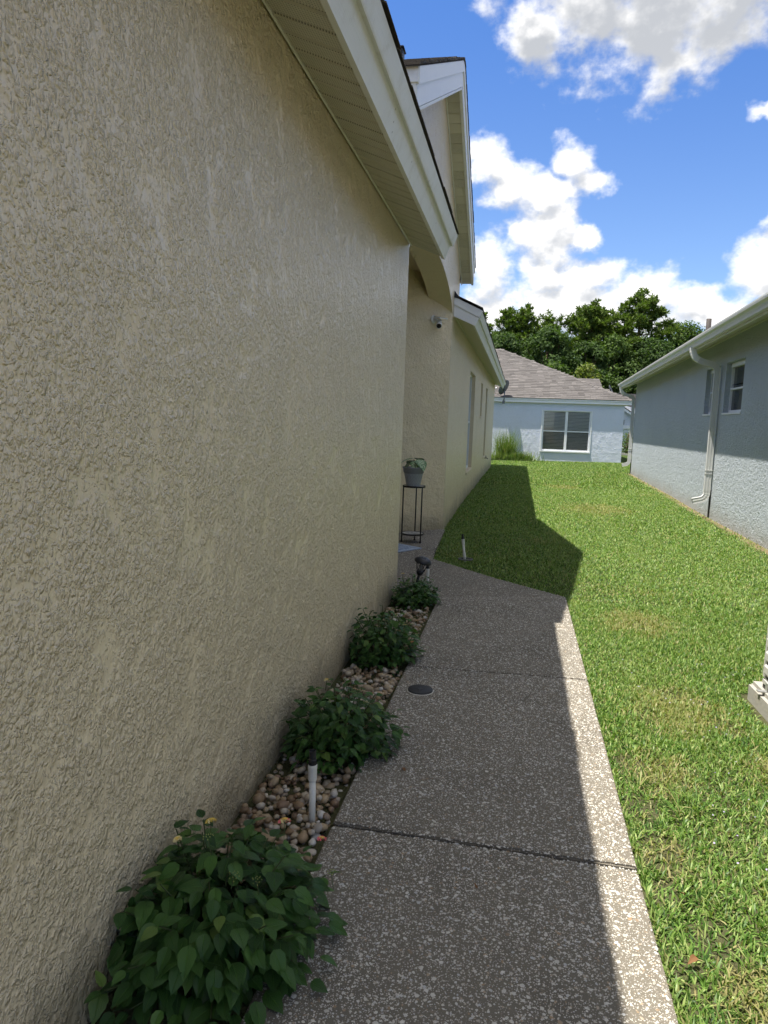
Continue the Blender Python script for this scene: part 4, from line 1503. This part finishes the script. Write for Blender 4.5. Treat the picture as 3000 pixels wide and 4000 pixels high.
def oak(label, loc, h, wdt, seed, mat, per=135, size=.115, low=.12, name='oak_tree', cat='tree', group='trees behind the blue house'):
    r_ = np.random.default_rng(seed)
    t = thing(name, label, cat, (*loc, 0), 0, group)
    tr_ = MB()
    tr_.tube([(0, 0, -.2), (.1, 0, h * .3), (-.05, .1, h * .62), (.0, 0, h * .85)], [.22, .17, .11, .04], 8)
    cs, rd = [], []
    nl = int(60 * (wdt / 3) * (h / 7)) + 16
    for i in range(nl):
        u = r_.random()
        z = h * (low + (1 - low) * u ** .8)
        prof = math.sin(math.pi * min(1, max(.08, (z / h - low * .6) / (1.02 - low * .6))) ** .8) ** .6
        a = r_.uniform(0, 6.283)
        q_ = r_.uniform(.45, 1.0)
        cs.append((wdt * .5 * prof * q_ * math.cos(a), wdt * .5 * prof * q_ * math.sin(a), z - .4))
        rd.append(r_.uniform(.38, .8))
        if i % 4 == 0:
            tr_.tube([(0, 0, z * .55), (cs[-1][0] * .6, cs[-1][1] * .6, z * .8), (cs[-1][0], cs[-1][1], z - .4)], [.06, .04, .015], 5, False)
    tr_.build('trunk', BARK, t, True)
    link('crown', quads_mesh('crown', leaf_cloud(cs, rd, per, size, r_), mat), t)
    return t


def pine(label, loc, h, wdt, seed, crown0=.45, ntuft=330, group='trees behind the blue house', flatness=1.0):
    r_ = np.random.default_rng(seed)
    t = thing('pine_tree', label, 'tree', (*loc, 0), 0, group)
    tr_ = MB()
    lx, ly = r_.uniform(-.3, .3), r_.uniform(-.3, .3)
    tr_.tube([(0, 0, -.2), (lx * .5, ly * .5, h * .5), (lx, ly, h * .97)], [.24, .17, .04], 8)
    tips = []
    nb_ = 34
    for i in range(nb_):
        u = i / nb_
        z = h * (crown0 + (1 - crown0) * u) * .97
        prof = (math.sin(math.pi * (.18 + .80 * u)) ** .75) * flatness + .10
        L = wdt * .5 * prof * r_.uniform(.6, 1.12)
        a = i * 2.4 + r_.uniform(-.4, .4)
        rise = r_.uniform(.0, .35) * L
        px_, py_ = lx * z / h, ly * z / h
        e = np.array([px_ + L * math.cos(a), py_ + L * math.sin(a), z + rise])
        m_ = np.array([px_ + L * .5 * math.cos(a), py_ + L * .5 * math.sin(a), z + rise * .25 - .05])
        tr_.tube([(px_, py_, z - .1), tuple(m_), tuple(e)], [.055, .035, .012], 5, False)
        k = max(4, int(1.35 * ntuft / nb_ * (.4 + L / (wdt * .5))))
        for j in range(k):
            s_ = r_.uniform(.35, 1.0)
            b = np.array([px_, py_, z - .1]) * (1 - s_) + e * s_
            tips.append(b + r_.normal(0, .22, 3) * np.array([1, 1, .7]) + np.array([0, 0, .1]))
    for j in range(10):
        tips.append(np.array([lx, ly, h]) + r_.normal(0, .22, 3))
    tips = np.array(tips)
    n, K = len(tips), 24
    d = r_.normal(size=(n, K, 3))
    d[:, :, 2] += .55
    d /= np.linalg.norm(d, axis=2)[:, :, None]
    sd = np.cross(d, r_.normal(size=(n, K, 3)))
    sd /= np.linalg.norm(sd, axis=2)[:, :, None]
    ln = r_.uniform(.20, .40, (n, K, 1))
    c = tips[:, None, :]
    T = np.stack([c - sd * .018, c + sd * .018, c + d * ln * .7 + sd * .036, c + d * ln, c + d * ln * .7 - sd * .036], 2).reshape(-1, 3)
    tr_.build('trunk', BARK, t, True)
    link('crown', np_mesh('crown', T, [np.arange(n * K * 5).reshape(-1, 5)], PINELEAF), t)
    return t


pine('pine at the left of the grove, its top left of the others', (-1.1, 55.2), 9.6, 3.4, 1, .40)
pine('pine with a small rounded tuft on top, second from the left in the grove', (.3, 55.5), 9.85, 2.6, 2, .45, 260)
pine('low pine half hidden between the two rounded crowns', (1.9, 57), 9.4, 2.8, 3, .4, 260)
pine('rounded spreading pine in the middle of the grove with sky through its trunk gap', (4.45, 55), 10.0, 4.0, 4, .62, 420)
pine('tallest pine, broad and pointed, on the right of the grove', (7.8, 55), 10.75, 5.2, 5, .42, 560)
pine('pine at the far left edge beside the beige eave', (-3.2, 56), 9.0, 3.4, 6, .4, 260)
oak('dark oak between the left pines and the brown ridge', (-1.5, 50.5), 7.6, 5.2, 11, OAKLEAF)
oak('dark oak rising just left of the middle pine', (1.6, 51), 8.2, 5.0, 12, OAKLEAF)
oak('broad oak under the middle pine', (4.2, 51.5), 7.3, 4.6, 13, OAKLEAF)
oak('tall dense oak just left of the tallest pine', (6.1, 52.5), 7.8, 4.4, 14, OAKLEAF2)
oak('oak in front of the tallest pine, near the grey gutter', (8.6, 53), 7.7, 5.2, 15, OAKLEAF)
oak('rounded oak at the right, over the grey roof vent', (11.2, 55), 9.0, 4.0, 16, OAKLEAF2)
oak('oak at the far right hidden mostly by the grey roof', (14.2, 54), 8.6, 4.5, 17, OAKLEAF)
oak('oak at the left hidden mostly by the beige house', (-5.0, 51), 7.6, 4.5, 18, OAKLEAF)
oak('small yellow green tree in front of the dark oaks', (3.95, 47.6), 5.55, 1.9, 19, YELLEAF, 90, .10, .3)
oak('low bushy oak behind the lower cross roof', (7.0, 53.4), 5.9, 3.6, 20, OAKLEAF, 100, .11, .05)
oak('low bushy oak behind the middle of the brown roof', (2.0, 48.0), 5.6, 3.2, 23, OAKLEAF2, 100, .11, .05)
oak('low bushy oak left of the yellow green tree', (-.2, 48.5), 6.0, 3.2, 24, OAKLEAF, 100, .11, .05)
oak('low bushy oak behind the far grey corner', (9.8, 54.5), 6.2, 3.4, 25, OAKLEAF, 100, .11, .05)
# the wood beyond, one dark mass
r_ = np.random.default_rng(77)
cs = [(r_.uniform(-12, 26), r_.uniform(60, 66), r_.uniform(.3, 8.8)) for _ in range(700)]
wood = link('far_wood', quads_mesh('far_wood', leaf_cloud(cs, r_.uniform(.8, 1.4, len(cs)), 46, .24, r_), OAKLEAF))
tag(wood, 'dark mass of woodland behind the grove', 'woodland', kind='stuff')
oak('round green hedge shrub in the gap beside the grey corner', (6.28, 44.3), 1.42, 1.5, 31, OAKLEAF2, 90, .06, .05, 'hedge_shrub', 'shrub', None)
tag(MB().box(5.6, 7.1, 43.2, 43.45, -.1, .06).build('kerb', CONCRETE, None, bevel=.02), 'short pale kerb below the hedge shrub', 'kerb')


# ------------------------------------------------------------------ sprinkler risers
def riser(label, loc, h, lean=(0, 0), low_collar=False, s=1.0):
    t = thing('sprinkler_riser', label, 'sprinkler', loc, 0, 'white pipe sprinkler risers')
    t.rotation_euler = (lean[0], lean[1], 0)
    MB().tube([(0, 0, -.04), (0, 0, h - .10)], .0128 * s, 16).build('pipe', PVC, t, True)
    MB().lathe([(.0155 * s, h - .115), (.0165 * s, h - .113), (.0165 * s, h - .072), (.0175 * s, h - .070), (.0175 * s, h - .056), (.016 * s, h - .054)], 16).build('collar', PVC, t)
    if low_collar:
        MB().lathe([(.0150 * s, .035), (.0165 * s, .037), (.0165 * s, .085), (.0150 * s, .087)], 16).build('coupling', PVC, t)
    n = MB().lathe([(.0150 * s, h - .053), (.0150 * s, h - .034), (.0125 * s, h - .031), (.0125 * s, h - .004), (.0135 * s, h), (.0105 * s, h), (.009 * s, h - .012)], 18)
    n.build('nozzle', BLACKP, t)
    for k in range(8):
        a_ = k * math.pi / 4
        MB().box(-.0015, .0015, .0148 * s, .0162 * s, h - .052, h - .036).build('grip_rib', BLACKP, t, rot=(0, 0, a_))
    return t


riser('tall white riser pipe with black nozzle standing in the river stones', (-.682, 2.49, -.03), .305, (0, -.012))
riser('white riser pipe with black nozzle behind the leaning path light', (-.770, 6.76, -.03), .20, (0, -.05))
riser('leaning white riser pipe with black nozzle standing in the shaded lawn', (-.512, 8.02, -.02), .295, (0, -.135), True)
ring = MB()
for k in range(40):
    pass
prof = []
ringpts = [(.075 * math.cos(2 * math.pi * k / 36), .06 * math.sin(2 * math.pi * k / 36), 0) for k in range(37)]
ring.tube(ringpts, .009, 6, False)
tag(ring.build('sprinkler_ring', plain('grey_ring', (.17, .17, .16), .8, .2), None, True, loc=(-.505, 8.02, -.004)), 'flat grey ring round the foot of the lawn riser', 'ring')

# ------------------------------------------------------------------ leaning solar path light
pl_ = thing('path_light', 'black solar path light leaning over the smallest bush', 'garden light', (-.868, 6.58, -.05))
pl_.rotation_euler = (R(4), R(14), 0)
MB().tube([(0, 0, -.05), (0, 0, .145)], .013, 10).build('stake', BLACKP, pl_, True)
MB().lathe([(.012, .140), (.026, .150), (.034, .172), (.034, .184), (.030, .186)], 18).build('cup', BLACKP, pl_, True)
for k in range(8):
    a_ = k * math.pi / 4
    for sg in (-1, 1):
        pts = []
        for j in range(6):
            tt_ = j / 5
            an = a_ + sg * .42 * math.sin(tt_ * math.pi) * 1.0
            r_2 = .032 + .026 * tt_ ** .8
            pts.append((r_2 * math.cos(an), r_2 * math.sin(an), .183 + .092 * tt_))
        MB().tube(pts, .0026, 5, False).build('cage_bar', BLACKP, pl_)
MB().lathe([(.060, .268), (.080, .272), (.082, .280), (.078, .292), (.062, .306), (.040, .314), (.001, .316)], 28).build('cap', BLACKP, pl_, True)
solar, g = material('solar_cell')
finish(g, bsdf(g, (.012, .014, .03), .15, .5))
MB().box(-.026, .026, -.026, .026, .3145, .3175).build('solar_cell', solar, pl_)
lens_m = plain('frosted_lens', (.35, .35, .34), .4, .4)
MB().lathe([(.012, .19), (.014, .235), (.022, .266)], 12).build('bulb_tube', lens_m, pl_, True)

# ------------------------------------------------------------------ plant stand, pot, plant, mat
st = thing('plant_stand', 'tall black iron plant stand with two round tiers on the porch', 'plant stand', (-1.245, 8.98, -.008))
mosaic, g = material('tile_mosaic')
pos = g.n('TexCoord').outputs['Object']
rad_ = g.vm('LENGTH', g.vm('MULTIPLY', pos, (1, 1, 0)))
v_ = g.n('TexVoronoi', {'feature': 'F1'}, Vector=pos, Scale=75.0)
c = g.mix(g.sstep(g.n('SeparateColor', Color=v_.outputs['Color']).outputs[0], .45, .5), (.55, .55, .53), (.05, .06, .09))
c = g.mix(g.sstep(rad_, .085, .088), c, (.52, .51, .48))
c = g.mix(g.sstep(v_.outputs['Distance'], .5, .6, 0, .5), c, (.3, .28, .25))
finish(g, bsdf(g, c, .35, .4))
RS = .142
for k in range(3):
    a_ = R(-147 + k * 120) if False else R((205, 325, 85)[k])
    x, y = RS * .97 * math.cos(a_), RS * .97 * math.sin(a_)
    lg = MB().tube([(x, y, .004), (x, y, .70)], .0085, 8).build('leg', DARKMETAL, st, True)
    MB().lathe([(.015, .0), (.015, .008), (.010, .018)], 10).build('foot', DARKMETAL, lg, loc=(x, y, 0))
for z, nm in ((.70, 'top_tier'), (.105, 'lower_shelf')):
    rg = MB().lathe([(RS - .010, z - .012), (RS, z - .012), (RS, z + .010), (RS - .010, z + .010), (RS - .010, z - .012)], 40, False).build(nm, DARKMETAL, st)
    MB().lathe([(.001, z - .004), (RS - .009, z - .004), (RS - .009, z + .005), (.001, z + .006)], 40).build('tile', mosaic, rg)

pot = thing('flower_pot', 'grey basket weave flower pot on the plant stand', 'pot', (-1.258, 8.98, .699))
POTM, g = material('grey_woven_pot')
pos = g.n('TexCoord').outputs['Object']
sp = g.n('SeparateXYZ', Vector=pos)
an = g.m('MULTIPLY', g.m('ARCTAN2', sp.outputs[1], sp.outputs[0]), 9 / math.pi)
colm = g.m('PINGPONG', an, .5)
st1 = g.m('PINGPONG', g.m('ADD', g.m('MULTIPLY', sp.outputs[2], 24.0), g.m('MULTIPLY', colm, 1.6)), .5)
hgt = g.sstep(st1, .04, .18)
band = g.sstep(sp.outputs[2], .150, .158, 1, 0)
hgt = g.m('ADD', g.m('MULTIPLY', hgt, band), g.m('SUBTRACT', 1.0, band))
c = g.mix(band, (.27, .275, .28), g.mix(hgt, (.30, .32, .36), (.50, .52, .56)))
finish(g, bsdf(g, c, .6, .3, bump(g, hgt, .006)))
MB().lathe([(.080, .0), (.086, .002), (.118, .162), (.126, .166), (.132, .214), (.140, .218), (.141, .232), (.130, .232), (.126, .215)], 40).build('pot_body', POTM, pot, True)
MB().lathe([(.001, .212), (.127, .210)], 24, False).build('potting_soil', SOIL, pot)
cal = thing('caladium', 'green and white leafed plant growing in the grey pot', 'plant', (-1.258, 8.98, .909))
CALM, g = material('caladium_leaf')
uv = g.n('SeparateXYZ', Vector=g.n('UVMap').outputs[0])
u_ = g.m('ABSOLUTE', g.m('SUBTRACT', uv.outputs[0], .5))
ve = g.sstep(g.m('PINGPONG', g.m('SUBTRACT', g.m('MULTIPLY', uv.outputs[1], 5.0), g.m('MULTIPLY', u_, 4.0)), .5), .0, .2, 1, 0)
mid = g.sstep(u_, 0, .07, 1, 0)
edge = g.sstep(u_, .30, .42)
wht = g.m('MULTIPLY', g.m('SUBTRACT', 1.0, edge), g.sstep(g.noise(g.n('TexCoord').outputs['Object'], 9, 4), .4, .6))
c = g.mix(g.m('MAXIMUM', g.m('MULTIPLY', wht, .75), g.m('MULTIPLY', g.m('MAXIMUM', ve, mid), .5)), (.04, .12, .025), (.55, .64, .40))
finish(g, bsdf(g, c, .45, .35))
CL_ME = leaf_mesh('leaf', CALM, .95, .2, .35, 0, 8)
for (x, y, z, dx, dy, dz, L) in ((.06, -.03, .12, .5, -.5, -.45, .145), (.0, -.02, .125, -.9, -.3, -.02, .14), (-.04, -.02, .075, -.7, -.4, -.5, .10), (.03, .05, .13, .3, .8, -.1, .12),
                                 (.07, .0, .075, .6, -.3, -.8, .11), (-.02, .05, .1, -.6, .6, -.2, .11), (.02, -.05, .10, .1, -.9, -.7, .11)):
    d = Vector((dx, dy, dz)).normalized()
    xa = d.cross(Vector((0, 0, 1))).normalized()
    za = xa.cross(d)
    o = link('leaf', CL_ME, cal, (x, y, z), Matrix((xa, d, za)).transposed().to_euler())
    o.scale = (L * 1.2, L * 1.2, L * 1.2)
    MB().tube([(x * .2, y * .2, 0), (x * .7, y * .7, z * .7), (x, y, z)], .003, 6, False).build('stem', STEM, cal)

MATM, g = material('door_mat_weave')
pos = g.n('TexCoord').outputs['Object']
sp = g.n('SeparateXYZ', Vector=pos)
brd = g.m('MAXIMUM', g.sstep(g.m('ABSOLUTE', sp.outputs[0]), .345, .35), g.sstep(g.m('ABSOLUTE', sp.outputs[1]), .195, .2))
wv = g.n('TexVoronoi', Vector=pos, Scale=38.0)
c = g.mix(g.sstep(wv.outputs['Distance'], .3, .45), (.44, .50, .60), (.20, .25, .34))
c = g.mix(brd, c, (.36, .42, .52))
finish(g, bsdf(g, c, .9, .1, bump(g, wv.outputs['Distance'], .003)))
mat_ = MB().box(-.38, .38, -.23, .23, 0, .014).build('door_mat', MATM, None, bevel=.006, loc=(-1.50, 8.52, -.008), rot=(0, 0, R(-33)))
tag(mat_, 'pale blue grey door mat on the porch floor beside the plant stand', 'door mat')

# ------------------------------------------------------------------ security camera
CAMM = plain('camera_white', (.74, .73, .70), .4, .4, .04, 20)
sc_ = thing('security_camera', 'white bullet security camera with small solar panel under the entry arch', 'security camera', (-1.215, 10.00, 2.86), R(47))
# local: y into the wall, -y out of it
mpl = MB().lathe([(.001, 0), (.050, 0), (.054, .006), (.050, .016), (.001, .018)], 24)
mpl.v = [(v[0], -v[2], v[1]) for v in mpl.v]
mpl.build('mount_plate', CAMM, sc_, True)
MB().tube([(0, -.012, 0), (.012, -.06, -.005), (.02, -.085, -.03)], .016, 12).build('arm', CAMM, sc_, True)
bd = MB().lathe([(.001, -.075), (.030, -.075), (.036, -.066), (.037, .055), (.039, .058), (.039, .075), (.033, .077)], 24, False)
aim = Vector((-.55, -.62, -.48)).normalized()
qa = aim.to_track_quat('Z', 'Y')
body = bd.build('body', CAMM, sc_, True, loc=(.02, -.10, -.062))
body.rotation_euler = qa.to_euler()
MB().lathe([(.033, .070), (.030, .062), (.001, .060)], 24, False).build('lens_face', GLASS, body)
for k in range(6):
    a_ = k * math.pi / 3
    MB().lathe([(.004, .0), (.003, .004)], 8).build('infrared_led', plain('led', (.25, .22, .2), .3, .5), body, loc=(.021 * math.cos(a_), .021 * math.sin(a_), .062))
MB().lathe([(.010, .0), (.008, .006), (.001, .007)], 12).build('lens', BLACKP, body, loc=(0, 0, .062))
so = MB().box(-.02, .125, -.155, -.02, .030, .044).build('solar_panel', CAMM, sc_, bevel=.003, rot=(R(12), 0, 0))
MB().box(-.012, .117, -.147, -.028, .0445, .0465).build('solar_cell', solar, so)

# ------------------------------------------------------------------ cleanout cover in the walkway
cc = thing('cleanout_cover', 'round black cleanout cover with white rim set in the walkway', 'drain cover', (-.463, 3.915, -.003))
MB().lathe([(.0745, .0), (.0745, .004), (.0735, .0065), (.0705, .0065), (.0705, .0)], 40, False).build('rim', PVC, cc, True)
lid = MB().lathe([(.0700, .0), (.0700, .0125), (.0675, .015), (.001, .0155)], 40).build('lid', plain('grey_black_lid', (.035, .036, .038), .65, .3, .25, 60, .001), cc, True)
MB().box(-.015, .015, -.015, .015, .0157, .0166).build('square_recess', BLACKP, lid, rot=(0, 0, R(30)))
MB().tube([(.0, .03, .016), (.0, -.03, .016)], .0012, 5).build('raised_mark', BLACKP, lid)

# ------------------------------------------------------------------ air conditioner on its pad
pd = MB().box(-.46, .46, -.52, .52, -.07, .075)
pad = tag(pd.build('equipment_pad', CONCRETE, None, bevel=.022, loc=(1.862, 3.905, 0), rot=(0, 0, R(1.5))), 'pale concrete pad on the lawn under the air conditioner', 'concrete pad')
ac = thing('air_conditioner', 'grey louvred air conditioner unit cut off by the right edge', 'air conditioner', (1.822, 3.905, .075), R(1.5))
ACM = plain('grey_metal', (.50, .49, .46), .45, .4, .06, 10)
AX, AY, AZ = .385, .405, .72
MB().box(-AX + .02, AX - .02, -AY + .02, AY - .02, .062, AZ - .06).build('coil', plain('coil_dark', (.34, .34, .32), .7, .2), ac)
MB().box(-AX, AX, -AY, AY, .022, .06).build('base_pan', ACM, ac, bevel=.008)
tp = MB()
NS = 32
RO = .30
for k in range(NS):          # square top panel with a round fan opening
    a0, a1 = 2 * math.pi * k / NS, 2 * math.pi * (k + 1) / NS
    sq = lambda a: (max(-1, min(1, 1.4142 * math.cos(a))) * AX, max(-1, min(1, 1.4142 * math.sin(a))) * AY)
    (x0, y0), (x1, y1) = sq(a0), sq(a1)
    c0, c1 = (RO * math.cos(a0), RO * math.sin(a0)), (RO * math.cos(a1), RO * math.sin(a1))
    tp.quad((*c0, AZ), (x0, y0, AZ), (x1, y1, AZ), (*c1, AZ))
    tp.quad((*c1, AZ - .05), (*c0, AZ - .05), (*c0, AZ), (*c1, AZ))
    tp.quad((x0, y0, AZ), (x0, y0, AZ - .035), (x1, y1, AZ - .035), (x1, y1, AZ))
tp.build('top_panel', ACM, ac)
fg = MB()
for rr_ in (.06, .12, .18, .24, .295):
    fg.tube([(rr_ * math.cos(2 * math.pi * k / 24), rr_ * math.sin(2 * math.pi * k / 24), AZ + .012) for k in range(25)], .0035, 5, False)
for k in range(8):
    a0 = k * math.pi / 4
    fg.tube([(.03 * math.cos(a0), .03 * math.sin(a0), AZ + .014), (.31 * math.cos(a0), .31 * math.sin(a0), AZ + .004)], .0035, 5, False)
fg.build('fan_guard', BLACKP, ac)
for k in range(3):
    MB().add([(.03, -.02, AZ - .03), (.27, -.09, AZ - .02), (.27, .07, AZ - .045), (.03, .02, AZ - .04)], [(0, 1, 2, 3)]).build('fan_blade', ACM, ac, rot=(0, 0, k * 2.094))
for sx in (-1, 1):
    for sy in (-1, 1):
        MB().box(sx * AX - .03 if sx > 0 else -AX, AX if sx > 0 else -AX + .03, sy * AY - .03 if sy > 0 else -AY, AY if sy > 0 else -AY + .03, .06, AZ - .03).build('corner_post', ACM, ac, bevel=.006)
        MB().box(sx * (AX - .03) - .025, sx * (AX - .03) + .025, sy * (AY - .03) - .025, sy * (AY - .03) + .025, 0, .021).build('foot', BLACKP, ac)
lv = MB().prism([(-AX + .003, 0, 0), (-AX - .006, 0, -.012), (-AX - .006, 0, -.05), (-AX + .003, 0, -.062)], (0, -AY + .03, 0), (0, AY - .03, 0)).mesh('louvre', ACM)
for k in range(8):
    for rz in (0, 90, 180, 270):
        link('louvre', lv, ac, (0, 0, .145 + k * .077), (0, 0, R(rz)))
MB().box(-AX - .05, -AX + .02, AY - .10, AY - .07, .0, .006).box(-AX - .004, -AX + .0, AY - .10, AY - .07, .006, .05).build('hold_down_clip', plain('zinc', (.45, .45, .44), .4, .5, metallic=.6), ac)

# ------------------------------------------------------------------ fallen leaves, small litter
LITTER = plain('dry_leaf', (.17, .085, .035), .7, .2, .35, 40)
DRY = [leaf_mesh('dry_leaf', LITTER, .55, .5, .5, .06, 6), leaf_mesh('dry_leaf', LITTER, .4, .8, -.3, .04, 6)]
dry = [(.585, 2.06, .0, .036, 'curled brown dead leaf on the lawn edge nearest the camera'), (.60, 2.36, .0, .032, 'dark dead leaf beside the sunlit walkway edge'),
       (-.42, 2.98, .004, .035, 'small dark dead leaf on the walkway by the second bush'), (-.05, 2.22, .004, .02, 'tiny dark leaf bit in the middle of the near slab')]
for i, (x, y, z, L, lab) in enumerate(dry):
    o = link('dead_leaf', DRY[i % 2], None, (x, y, z), (.2, -.3, random.uniform(0, 6)))
    o.scale = (L, L, L)
    tag(o, lab, 'dead leaf', 'dead leaves on the ground')
# pale lilac flowers scattered through the near lawn: too many and too small to count
r_ = np.random.default_rng(3)
n = 260
x = r_.uniform(.75, 2.4, n)
y = r_.uniform(1.8, 5.0, n)
k = lawn_ok(x, y)
x, y = x[k], y[k]
n = len(x)
z = gz(x, y) + r_.uniform(.035, .055, n)
a_ = r_.uniform(0, 6.28, n)
s = r_.uniform(.0025, .0045, n)
ang = a_[:, None] + np.arange(5) * 2 * math.pi / 5
Vf = np.stack([x[:, None] + np.cos(ang) * s[:, None], y[:, None] + np.sin(ang) * s[:, None], z[:, None] + r_.uniform(-.002, .002, (n, 5))], 2).reshape(-1, 3)
fm = link('lawn_flowers', np_mesh('lawn_flowers', Vf, [np.arange(n * 5).reshape(-1, 5)], plain('lilac_petal', (.34, .30, .42), .6, .2)))
tag(fm, 'tiny pale lilac flowers scattered in the near lawn', 'flowers', kind='stuff')
